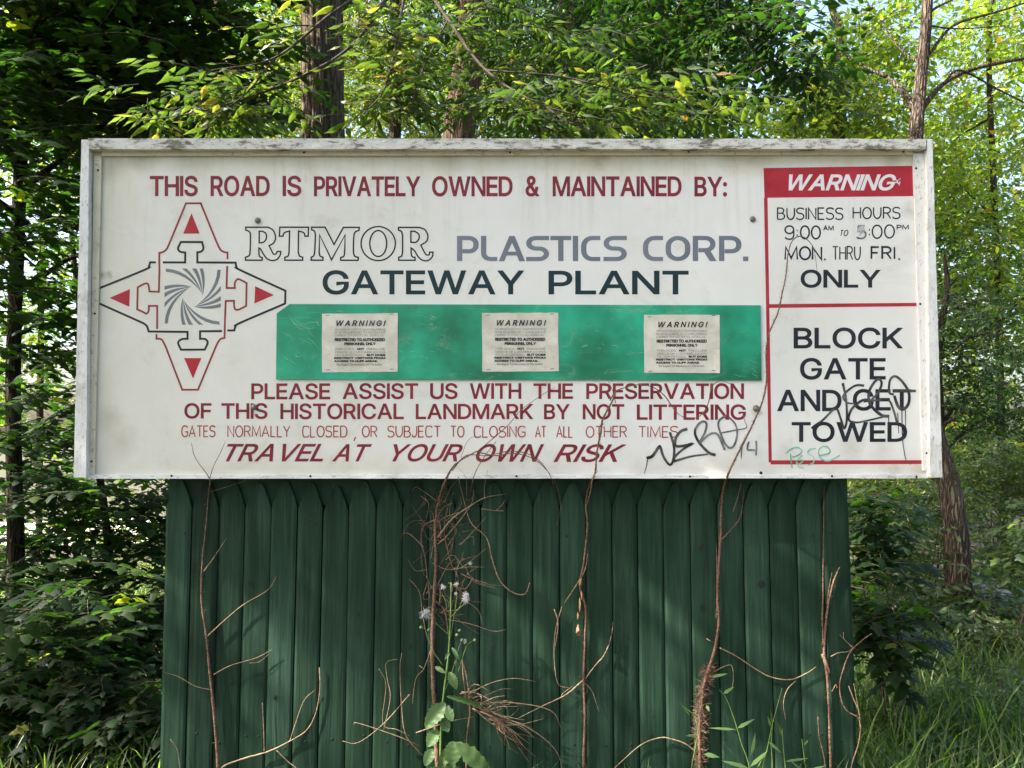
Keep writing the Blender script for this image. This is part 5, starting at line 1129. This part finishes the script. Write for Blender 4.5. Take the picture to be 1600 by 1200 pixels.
def right_field(g, n):
    Y = g.uniform(.1, 4.6, n); X = 1.30 + (Y + 3.1) * .02 + g.uniform(0, 1, n) ** 1.0 * (1.2 + Y * .65)
    k = (np.sin(X * 5 + np.sin(Y * 4) * 1.5) + np.sin(Y * 6 + X)) > g.uniform(-2.2, 1.2, n); return X[k], Y[k]
grass('grass', 30000, right_field, .16, .58, 5, 'long green grass growing right of the fence end')
grass('grass', 4200, lambda g, n: (-.3 + 1.75 * g.uniform(0, 1, n) ** .55, g.uniform(-.4, .03, n)), .12, .50, 6, 'rough grass along the foot of the fence on its right half')
grass('grass', 9000, lambda g, n: (g.uniform(-5, -1.35, n), g.uniform(.3, 6, n)), .12, .35, 7, 'shaded grass left of the fence')

# ---- rock in the grass at the right
c0 = Vector((P(1545, 900, 3.3).x, 3.3, gz(P(1545, 900, 3.3).x, 3.3)))
M_ROCK = simple('grey_stone', (.15, .15, .15), (.34, .34, .33), 9, .9, .9, .03)
def rock(name, c, rx, ry, rz, label, seed):
    rr = random.Random(seed); V = []; Fc = []; nj, nk = 9, 16
    def f(d):
        return 1 + .13 * math.sin(3.1 * d[0] + 2 * d[2] + seed) + .10 * math.sin(5.3 * d[1] - 2.7 * d[0]) + .05 * math.sin(11 * d[2] + 7 * d[0])
    for j in range(nj):
        th = math.pi * j / (nj - 1)
        for k in range(nk):
            a_ = 2 * math.pi * k / nk; d = (math.sin(th) * math.cos(a_), math.sin(th) * math.sin(a_), math.cos(th)); r_k = f(d) * (1 + rr.uniform(-.03, .03))
            V.append(Vector((c.x + rx * r_k * d[0], c.y + ry * r_k * d[1], c.z + rz * r_k * max(d[2], -.35))))
    for j in range(nj - 1):
        for k in range(nk): Fc.append((j * nk + k, (j + 1) * nk + k, (j + 1) * nk + (k + 1) % nk, j * nk + (k + 1) % nk))
    return tag(mesh(name, V, Fc, M_ROCK), label, 'rock')
rock('rock', c0, .21, .18, .52, 'pale grey stone standing among the leaves at the lower right edge', 3)
rock('rock', c0 + Vector((-.40, .05, 0)), .20, .14, .34, 'low flat stone just left of the pale grey stone', 8)

# ---------------------------------------------------------------- creepers, tendrils and weeds on the fence and sign
def vp(l, y0=.03, y1=None):
    """polyline in photograph pixels on the fence face (below the sign) or in front of the sign's frame"""
    out = []
    for p in l:
        d = p[2] if len(p) > 2 else (-.040 if p[1] < 752 else .043)
        out.append(P(p[0], p[1], d))
    return out
def hairs(name, pts, parent, mat, n, L, r=.0006, g=None, back=True):
    c = catmull(pts, 8); V = []; Fc = []
    for i in range(n):
        k = random.uniform(0, len(c) - 1.01); p = c[int(k)].lerp(c[int(k) + 1], k % 1)
        d = Vector((random.uniform(-1, 1), random.uniform(-.4, .6), random.uniform(-.6, .6))).normalized() * L * random.uniform(.4, 1.1)
        m = p + d * .5 + Vector((0, 0, random.uniform(-.3, .3) * L))
        tube_vf([p, m, p + d], [r, r * .8, r * .5], 3, V=V, Fc=Fc, cap=False)
    o = mesh(name, V, Fc, mat, parent); o['kind'] = 'stuff'; return o
def vine(name, label, root, mains, cat='vine'):
    t = thing(name, P(*root, .03), label, cat)
    for i, m in enumerate(mains):
        nm, l, r, mat = m[0], m[1], m[2], m[3]
        tube(nm, vp(l), r, mat, t, seg=7 if r[0] > .003 else 5, n=7, noise=.24)
    return t
random.seed(12)
S = .00238
vine('dead_sapling', 'slender reddish dead stem with bare side twigs at the left of the fence', (338, 1230), [
    ('stem', [(343, 1330), (341, 1200), (334, 1110), (328, 1050), (322, 990), (315, 940), (316, 880), (322, 820), (326, 770), (327, 748), (305, 715), (299, 692)], [.0062, .006, .0055, .0045, .0038, .003, .0024, .002, .0018, .0012, .0008], VINE),
    ('twig', [(327, 750), (334, 728), (344, 708), (352, 690)], [.0016, .0008], VINE), ('twig', [(329, 768), (350, 762), (372, 755), (385, 750)], [.0010, .0005], VINED),
    ('twig', [(318, 893), (335, 870), (348, 850), (354, 841)], [.0018, .0009], VINED), ('twig', [(323, 995), (350, 970), (380, 945), (418, 922), (432, 900)], [.0020, .0016, .0009], VINED),
    ('twig', [(334, 1054), (360, 1040), (400, 1028), (425, 1015)], [.0018, .0008], VINED), ('twig', [(330, 1078), (305, 1072), (280, 1058), (256, 1050)], [.0014, .0006], VINED), ('twig', [(390, 1036), (405, 1034), (420, 1022)], [.0008, .0004], VINED)])
vine('dead_branch', 'bare dry branch curving up across the lower left of the fence', (350, 1200), [
    ('branch', [(335, 1215), (350, 1197), (385, 1184), (420, 1174), (455, 1157), (480, 1140), (494, 1112), (500, 1075), (499, 1043)], [.0032, .003, .0028, .0026, .0024, .0018, .0014, .0018, .0016], VINED),
    ('twig', [(453, 1158), (462, 1130), (475, 1095), (492, 1078)], [.0016, .0008], VINED), ('twig', [(413, 1176), (412, 1140), (410, 1098)], [.0014, .0007], VINED), ('twig', [(432, 1172), (450, 1190), (466, 1203), (480, 1225)], [.0022, .0014], VINED), ('twig', [(266, 1155), (278, 1175), (283, 1230)], [.001, .0008], VINED)])
tw = [('stem', [(690, 1330, .02), (684, 1200, .02), (680, 1120), (676, 1050), (676, 1000), (678, 940), (681, 880), (680, 820), (686, 780), (700, 742), (716, 722), (745, 705)], [.0105, .010, .0085, .0080, .0075, .0065, .0055, .0050, .0042, .0036, .003, .0022], VINE),
      ('twig', [(745, 706), (775, 712), (800, 708), (830, 715), (850, 730), (868, 755), (876, 790), (870, 820)], [.0022, .002, .0018, .0014, .0010, .0007], VINE), ('twig', [(706, 736), (728, 712), (760, 712), (800, 705), (835, 714), (858, 740), (868, 770)], [.0022, .0018, .0014, .0010], VINE),
      ('twig', [(745, 706), (790, 668), (815, 640), (850, 615), (868, 605)], [.0018, .0012, .0007], VINE), ('twig', [(735, 770), (742, 740), (758, 712), (775, 690)], [.002, .0012], VINE), ('twig', [(720, 715), (730, 690), (742, 680)], [.0012, .0006], VINED),
      ('twig', [(684, 840), (705, 812), (728, 795), (757, 778), (790, 772)], [.003, .0028, .0022, .0009], VINED), ('twig', [(757, 780), (757, 760), (762, 735)], [.0014, .0008], VINED), ('twig', [(716, 745), (722, 770), (735, 815), (760, 840), (768, 870), (780, 905), (800, 925), (820, 928), (828, 910)], [.0016, .0016, .0018, .0022, .0024, .002, .0010], VINED),
      ('twig', [(680, 812), (662, 822), (658, 845), (664, 870), (668, 905), (672, 940)], [.0022, .0020, .0018], VINE), ('twig', [(700, 790), (694, 830), (705, 880), (716, 905), (708, 940), (700, 960)], [.0020, .0018, .0012], VINE), ('twig', [(684, 850), (700, 835), (735, 790), (740, 765)], [.0018, .0012], VINED),
      ('twig', [(752, 795), (775, 798), (787, 798)], [.0016, .0012], VINED), ('twig', [(775, 798), (785, 788), (790, 780)], [.0012, .0006], VINED), ('twig', [(658, 775), (670, 788), (666, 810)], [.0010, .0007], VINED),
      ('twig', [(676, 880), (700, 890), (730, 886), (757, 886)], [.0012, .0006], VINED), ('twig', [(682, 940), (695, 955), (700, 985), (704, 1010)], [.0028, .0018], VINE), ('twig', [(675, 1010), (662, 1045), (650, 1060), (644, 1100)], [.0016, .0008], VINED), ('twig', [(655, 1040), (664, 1046)], [.0018, .001], VINED),
      ('twig', [(722, 1030), (730, 1060), (735, 1110), (730, 1150), (728, 1230)], [.003, .0045, .0038, .003], VINE), ('twig', [(700, 968), (735, 975), (770, 986), (790, 984)], [.0009, .0005], VINED), ('twig', [(640, 905), (655, 925), (660, 960), (668, 1000)], [.0010, .0008], VINED)]
for i in range(72):
    x0 = random.uniform(660, 730); y0 = random.uniform(770, 960); x1 = x0 + random.uniform(-45, 60); y1 = y0 + random.uniform(-55, 45)
    tw.append(('twig', [(x0, y0), ((x0 + x1) / 2 + random.uniform(-12, 12), (y0 + y1) / 2 + random.uniform(-14, 14)), (x1, y1)], [random.uniform(.0007, .0014), .0005], random.choice([VINED, VINE])))
t_main = vine('vine', 'thick reddish vine left of the middle, arching over the lowest red line of words', (690, 1230), tw)
hl = [(725, 1085), (745, 1105), (770, 1125), (800, 1155), (820, 1180)]
tg_ = thing('root_tangle', P(760, 1130, .0), 'tangle of dry brown roots low on the fence, right of the leafy weed', 'roots')
random.seed(31)
for i in range(46):
    s0 = random.uniform(0, .7); k = s0 * 4; a_ = Vector((*hl[int(k)], 0)).lerp(Vector((*hl[int(k) + 1], 0)), k % 1)
    a_ += Vector((random.uniform(-8, 8), random.uniform(-8, 8), 0)); e = a_ + Vector((random.uniform(15, 95), random.uniform(-35, 75), 0)) * random.uniform(.4, 1)
    m = (a_ + e) / 2 + Vector((random.uniform(-10, 10), random.uniform(-16, 8), 0)); d = random.uniform(-.05, .02)
    tube('root', [P(a_.x, a_.y, .02), P(m.x, m.y, (d + .02) / 2), P(e.x, e.y, d)], [random.uniform(.0012, .0028), .0014, .0006], random.choice([VINE, VINED, VINED]), tg_, seg=4, n=4)
for l in ([(725, 1090), (760, 1070), (800, 1060), (838, 1065)], [(760, 1110), (830, 1140), (870, 1175), (880, 1215)], [(745, 1100), (800, 1098), (860, 1110), (878, 1140)], [(640, 1085), (600, 1130), (560, 1160), (535, 1158)], [(650, 1145), (700, 1128), (740, 1120)], [(722, 1030), (724, 1060), (728, 1090), (735, 1120)],
          [(640, 1150), (620, 1140), (598, 1130), (603, 1070), (592, 1045)], [(660, 1180), (635, 1150), (628, 1110), (625, 1045), (628, 1020)], [(600, 1140), (610, 1090), (605, 1060), (604, 1035), (622, 1030)], [(655, 1165), (620, 1150), (560, 1130), (553, 1132)]):
    tube('root', vp([(x, y, .025 if i in (0,) else .0) for i, (x, y) in enumerate(l)]), [.0024, .0014, .0007], VINED, tg_, seg=4, n=5)
vine('vine', 'straight reddish vine rising past the word RISK, looping right under the green plate', (912, 1230), [
    ('stem', [(914, 1330), (912, 1200), (914, 1120), (912, 1060), (914, 1000), (915, 950), (906, 915), (912, 880), (918, 820), (915, 790), (920, 760), (930, 738), (932, 710), (938, 680), (942, 655), (956, 628), (962, 612)], [.0052, .005, .0045, .0042, .0038, .0034, .0030, .0032, .0036, .0034, .0026], VINE),
    ('twig', [(953, 626), (962, 612), (975, 606), (1000, 601), (1022, 606), (1038, 618), (1048, 632), (1058, 645), (1072, 653), (1090, 652), (1102, 640), (1108, 625), (1112, 605), (1125, 595), (1142, 600)], [.0026, .0020, .0016, .0020, .0022, .0014, .0012, .0018, .0022, .0014, .0009], VINE),
    ('twig', [(962, 630), (958, 612), (950, 595)], [.0016, .0008], VINE), ('loose_bark', [(934, 735), (926, 748), (922, 770), (915, 795)], [.0012, .0028, .0024, .001], VINED), ('loose_bark', [(918, 865), (914, 890), (900, 915), (882, 942)], [.0012, .0026, .0024, .0009], VINED),
    ('twig', [(915, 1060), (930, 1040), (945, 1022), (955, 995), (958, 972)], [.0024, .0020, .0009], VINED), ('twig', [(912, 1062), (885, 1085), (850, 1102), (810, 1122)], [.0030, .0020, .001], VINED), ('twig', [(912, 1065), (925, 1080), (932, 1100), (936, 1112)], [.0014, .0007], VINED),
    ('twig', [(878, 948), (868, 985), (866, 1030), (872, 1068), (890, 1075)], [.0010, .0018, .0012, .0007], VINED), ('twig', [(866, 952), (872, 975), (866, 1020)], [.0020, .0028, .0008], VINED), ('twig', [(880, 1092), (878, 1085), (895, 1072)], [.0009, .0007], VINED)])
vn = bpy.data.objects['vine.001']
hairs('rootlets', vp([(914, 1180), (913, 1060), (915, 950)]), vn, VINE, 90, .018)
hairs('rootlets', vp([(933, 715), (940, 670), (950, 630)]), vn, VINE, 60, .014)
for (x, y, w, h) in ((907, 910, 3.5, 8), (904, 985, 4.5, 10), (906, 945, 2, 12), (909, 930, 2, 9), (903, 962, 2, 7)):      # flakes of peeled bark
    V, Fc = [], []
    for k in range(7):
        a_ = k * math.pi * 2 / 7; V.append(P(x + w * math.cos(a_) * random.uniform(.6, 1.1), y + h * math.sin(a_) * random.uniform(.7, 1.1), .018 + random.uniform(-.004, .004)))
    V.append(P(x + random.uniform(-2, 2), y, .006)); Fc = [(k, (k + 1) % 7, 7) for k in range(7)]
    mesh('bark_flake', V, Fc, simple('peeled_bark', (.12, .06, .03), (.34, .19, .11), 220, .8, .4, .002), vn)
l4 = [(1094, 1330), (1094, 1200), (1093, 1140), (1098, 1080), (1108, 1045), (1118, 1010), (1123, 970), (1121, 930), (1123, 880), (1126, 840), (1127, 800), (1130, 765), (1140, 735), (1155, 705), (1172, 672), (1182, 650), (1193, 622), (1198, 590), (1197, 550), (1202, 520), (1215, 490), (1222, 460), (1228, 430), (1231, 400), (1236, 380), (1246, 370), (1258, 372), (1270, 385), (1274, 402), (1277, 425)]
vine('vine', 'hairy vine climbing right of the middle across the red border line to the opening hours', (1092, 1230), [
    ('stem', l4, [.0070, .0072, .0080, .0062, .0050, .0048, .0046, .0044, .0040, .0034, .0030, .0030, .0030, .0028, .0024, .0022, .0022, .0020, .0016, .0012, .0007], VINE),
    ('twig', [(1119, 968), (1121, 930), (1120, 880), (1119, 850)], [.003, .003, .0012], VINE), ('twig', [(1126, 845), (1140, 830), (1156, 810), (1160, 790), (1162, 765)], [.0026, .002, .0008], VINE), ('twig', [(1145, 800), (1152, 780), (1158, 755)], [.0012, .0008], VINED),
    ('twig', [(1124, 1012), (1150, 1025), (1180, 1045), (1205, 1058), (1235, 1062), (1260, 1052), (1275, 1042)], [.0022, .0020, .0022, .0018, .0012], VINED), ('twig', [(1243, 1064), (1230, 1078), (1224, 1100), (1228, 1125)], [.0018, .0008], VINED), ('twig', [(1104, 998), (1116, 1005)], [.0018, .0012], VINED),
    ('twig', [(1116, 1050), (1130, 1042), (1143, 1040), (1146, 1060), (1144, 1074)], [.0014, .0009], VINED), ('twig', [(1088, 1175), (1070, 1162), (1050, 1155), (1030, 1153), (1000, 1165), (960, 1200)], [.0024, .0020, .0026, .0018, .0012], VINED), ('twig', [(1155, 700), (1162, 688), (1165, 678)], [.001, .0006], VINE)])
vn2 = bpy.data.objects['vine.002']
hairs('rootlets', vp([(1094, 1200), (1093, 1130), (1100, 1075), (1110, 1040)]), vn2, VINE, 620, .040, .0008)
hairs('rootlets', vp([(1094, 1150), (1096, 1075)]), vn2, VINED, 160, .032, .0009)
hairs('rootlets', vp(l4[5:12]), vn2, VINE, 90, .014); hairs('rootlets', vp(l4[12:24]), vn2, VINE, 240, .013, .0005)
vine('vine', 'short peeling vine on the right hand pickets of the fence', (1296, 1230), [
    ('stem', [(1300, 1330), (1298, 1200), (1296, 1130), (1294, 1080), (1292, 1050), (1288, 1020), (1290, 980), (1294, 945), (1302, 910), (1312, 886)], [.005, .0048, .0042, .0040, .0058, .0048, .0042, .0038, .0034, .0022], VINE),
    ('stem', [(1287, 1010), (1285, 970), (1286, 930), (1286, 890), (1287, 800), (1288, 760)], [.0035, .0030, .0026, .0016, .0007], VINE), ('twig', [(1292, 945), (1296, 915), (1300, 895)], [.0022, .001], VINE),
    ('loose_bark', [(1285, 1022), (1290, 1035), (1296, 1052)], [.006, .0075, .003], VINED), ('twig', [(1278, 1120), (1280, 1150), (1288, 1185), (1292, 1230)], [.0016, .0022], VINE)])
vine('creeper', 'thin grey brown creeper twining over the right end of the fence', (1335, 1230), [
    ('stem', [(1325, 1260), (1330, 1200), (1342, 1160), (1343, 1125), (1325, 1112), (1315, 1095), (1312, 1070), (1318, 1045), (1328, 1020), (1345, 1002), (1362, 990)], [.0028, .0026, .0024, .0026, .0022, .0024, .0020, .0014], VINE),
    ('twig', [(1298, 1026), (1310, 1020), (1325, 1018), (1334, 1012)], [.0016, .001], VINED), ('twig', [(1334, 1014), (1320, 1000), (1312, 992)], [.0012, .0007], VINED), ('twig', [(1318, 988), (1320, 1000), (1340, 1016)], [.001, .0007], VINED),
    ('twig', [(1326, 1072), (1335, 1095), (1344, 1115)], [.0018, .001], VINED), ('twig', [(1334, 1068), (1338, 1090), (1345, 1130)], [.001, .001], VINED), ('twig', [(1300, 1080), (1306, 1070), (1308, 1075)], [.0016, .001], VINED)])

vn0 = bpy.data.objects['vine']; vns = bpy.data.objects['dead_sapling']
hairs('rootlets', vp([(684, 1190), (676, 1050), (676, 1000), (681, 880), (686, 780)]), vn0, VINED, 170, .016, .0005)
hairs('rootlets', vp([(690, 800), (700, 742), (716, 722), (760, 705), (850, 725)]), vn0, VINE, 90, .011, .0004)
hairs('rootlets', vp([(1298, 1190), (1292, 1050), (1288, 1000), (1302, 910)]), bpy.data.objects['vine.003'], VINED, 120, .014, .0005)
hairs('side_shoots', vp([(338, 1180), (322, 990), (316, 880), (326, 770)]), vns, VINED, 34, .012, .0005)

# leafy weed with seed heads at the left of the middle
wd = thing('weed', P(690, 1280, -.02), 'leafy green weed with pale fluffy seed heads growing in front of the thick vine', 'weed')
def wt(l, r, y=-.02): return tube('stem', [P(a_, b_, y) for a_, b_ in l], r, GREENSTEM, wd, seg=6, n=5)
wt([(686, 1330), (688, 1200), (690, 1120), (694, 1080), (701, 1020), (704, 960), (705, 910)], [.0050, .0046, .0040, .0034, .0026, .0018])
for l in ([(694, 1082), (703, 1060), (712, 1030)], [(703, 1000), (710, 960), (714, 930)], [(704, 965), (716, 952), (728, 942)], [(692, 1040), (676, 1015), (665, 985), (658, 978)], [(702, 992), (690, 982), (680, 972)], [(716, 1050), (728, 1012), (738, 1002), (744, 1000)], [(706, 950), (700, 940), (690, 930)], [(712, 1040), (716, 1015), (722, 1000)]):
    wt(l, [.0014, .0008])
def weed_leaf(key, seed):                                # toothed, ribbed leaf with a folded midrib
    rr = random.Random(seed); nl, nw = 14, 3; V_ = []; T_ = []
    for i in range(nl + 1):
        t = i / nl; w_ = .23 * math.sin(math.pi * min(1, t * .93 + .05)) ** .8 * (1 + (.13 if i % 2 else -.10)) * rr.uniform(.93, 1.07)
        if i in (0, nl): w_ = .012
        for j in range(-nw, nw + 1):
            u = j / nw; V_.append((u * w_, t * 1.03, .09 * abs(u) * w_ * 4 - .20 * t * t + .012 * math.sin(i * 1.9 + abs(u) * 3) + rr.uniform(-.004, .004)))
    W_ = 2 * nw + 1
    for i in range(nl):
        for j in range(W_ - 1):
            q = i * W_ + j; T_.append((q, q + 1, q + W_ + 1, q + W_))
    me = bpy.data.meshes.new('leaf'); me.from_pydata(V_, [], T_); me.materials.append(LM_WEED); me.polygons.foreach_set('use_smooth', [True] * len(T_))
    a_ = me.attributes.new('rnd', 'FLOAT', 'POINT'); a_.data.foreach_set('value', np.clip(np.array([key + .35 * (abs((k % W_) - nw) / nw) for k in range(len(V_))], dtype=np.float32), 0, 1)); me.update(); return me
WLV = [weed_leaf(k, i) for i, k in enumerate((.0, .3, .6))]; WLN = [leaf_mesh('narrow', 1, LM_WEED, k) for k in (.2, .6, .9)]
def flatleaf(base, tip, wpx, y, me, parent=wd, twist=0.0, droop=.03):
    """a leaf mesh laid from base pixel to tip pixel, facing the clearing"""
    a_ = P(*base, y); b_ = P(*tip, y - droop); d = (b_ - a_); L = d.length; d.normalize()
    nrm = Vector((twist, -1, .55)).normalized(); x = d.cross(nrm).normalized(); nrm = x.cross(d).normalized()
    M = Matrix((x * (wpx * S / .46 if me in WLV else wpx * S / .26), d * L, nrm * L)).transposed().to_4x4(); M.translation = a_ - parent.location
    o = bpy.data.objects.new('leaf', me); COL.objects.link(o); o.parent = parent; o.matrix_local = M; return o
for bs, tp_, w_, y, k in (((708, 1158), (706, 1195), 26, -.04, 0), ((712, 1160), (768, 1210), 24, -.05, 1), ((696, 1098), (664, 1135), 24, -.03, 1), ((702, 1050), (713, 1075), 13, -.03, 2), ((698, 1088), (752, 1102), 8, -.03, 0), ((690, 1200), (660, 1225), 22, -.05, 2), ((694, 1190), (720, 1222), 20, -.04, 1),
                           ((680, 1042), (694, 1050), 7, -.02, 1), ((702, 1020), (696, 1028), 5, -.02, 2), ((706, 1012), (716, 1028), 6, -.02, 0), ((690, 1120), (700, 1142), 16, -.03, 0), ((684, 1140), (668, 1165), 18, -.03, 2), ((698, 1105), (706, 1125), 14, -.04, 1), ((676, 1170), (664, 1195), 16, -.04, 1), ((700, 1168), (688, 1200), 16, -.03, 0)):
    flatleaf(bs, tp_, w_, y, WLV[k])
M_FLUFF = simple('seed_fluff', (.30, .29, .30), (.46, .45, .46), 200, .9, 0)
for x, y, r in ((665, 959, 10), (692, 917, 5), (713, 913, 4), (727, 936, 8), (700, 1108, 6), (726, 1002, 4), (735, 880, 4), (728, 930, 6), (712, 928, 3)):
    V, Fc = [], []; c_ = P(x, y, -.025)
    for i in range(int(16 + r * 9)):
        d = Vector((random.gauss(0, 1), random.gauss(0, 1), random.gauss(0, 1))).normalized() * r * S * random.uniform(.6, 1.15)
        tube_vf([c_ + d * .1, c_ + d], [.0003, .0004], 3, V=V, Fc=Fc, cap=False)
    tag(mesh('seed_head', V, Fc, M_FLUFF, wd), kind='stuff')
for x, y in ((714, 992), (722, 1000), (727, 1004), (718, 985), (658, 980), (670, 984), (742, 1000)):
    disc_dome(x, y, 2.6, -.022, simple('green_bud', (.07, .12, .04), (.20, .25, .11), 90, .7, 0), 'bud', wd, 1.6, 7)

# grass stalks at the foot of the fence on the right
GS = [('tall grass stalk leaning left with paired blades, right of the hairy vine', (1172, 1210), [[(1172, 1210), (1158, 1160), (1146, 1120), (1134, 1090), (1124, 1078)]], [((1152, 1138), (1177, 1124), 5), ((1150, 1140), (1112, 1136), 4), ((1130, 1084), (1145, 1074), 5), ((1170, 1200), (1132, 1188), 6), ((1172, 1198), (1198, 1175), 6), ((1174, 1180), (1181, 1150), 5)]),
      ('upright grass stalk with a fine seed tip between two fence joints', (1192, 1215), [[(1190, 1215), (1200, 1165), (1206, 1135), (1214, 1105), (1222, 1075)], [(1206, 1215), (1205, 1160), (1208, 1125)]], [((1204, 1135), (1202, 1122), 4), ((1200, 1158), (1221, 1175), 5), ((1206, 1130), (1206, 1112), 3)]),
      ('short grass stalk with a drooping blade next to the short peeling vine', (1228, 1220), [[(1228, 1220), (1225, 1180), (1222, 1140)]], [((1226, 1190), (1262, 1184), 4), ((1222, 1150), (1218, 1132), 4), ((1256, 1164), (1262, 1158), 3)]),
      ('thin grass stalk growing against the hairy vine', (1082, 1215), [[(1080, 1215), (1086, 1170), (1090, 1140), (1084, 1118), (1066, 1102)]], [((1090, 1150), (1074, 1149), 3), ((1104, 1102), (1108, 1110), 5), ((1100, 1178), (1123, 1182), 7), ((1110, 1058), (1135, 1052), 5), ((1122, 1160), (1098, 1150), 0), ((1078, 1118), (1066, 1100), 3)]),
      ('yellowish grass stem at the foot of the fence before the right hand pickets', (1262, 1230), [[(1262, 1230), (1256, 1180), (1253, 1155)]], [((1262, 1205), (1290, 1196), 4), ((1260, 1210), (1240, 1190), 4)])]
for lb, root, stems, lv in GS:
    t = thing('grass_stalk', P(*root, -.05), lb, 'grass stalk', 'grass stalks along the fence foot')
    for l in stems: tube('stem', [P(a_, b_, -.05) for a_, b_ in ([(root[0], 1330)] + l)], [.0018, .0015, .0009], GREENSTEM, t, seg=5, n=5)
    for a_, b_, w_ in lv:
        if w_: flatleaf(a_, b_, w_, -.05, random.choice(WLN), t, droop=.02)
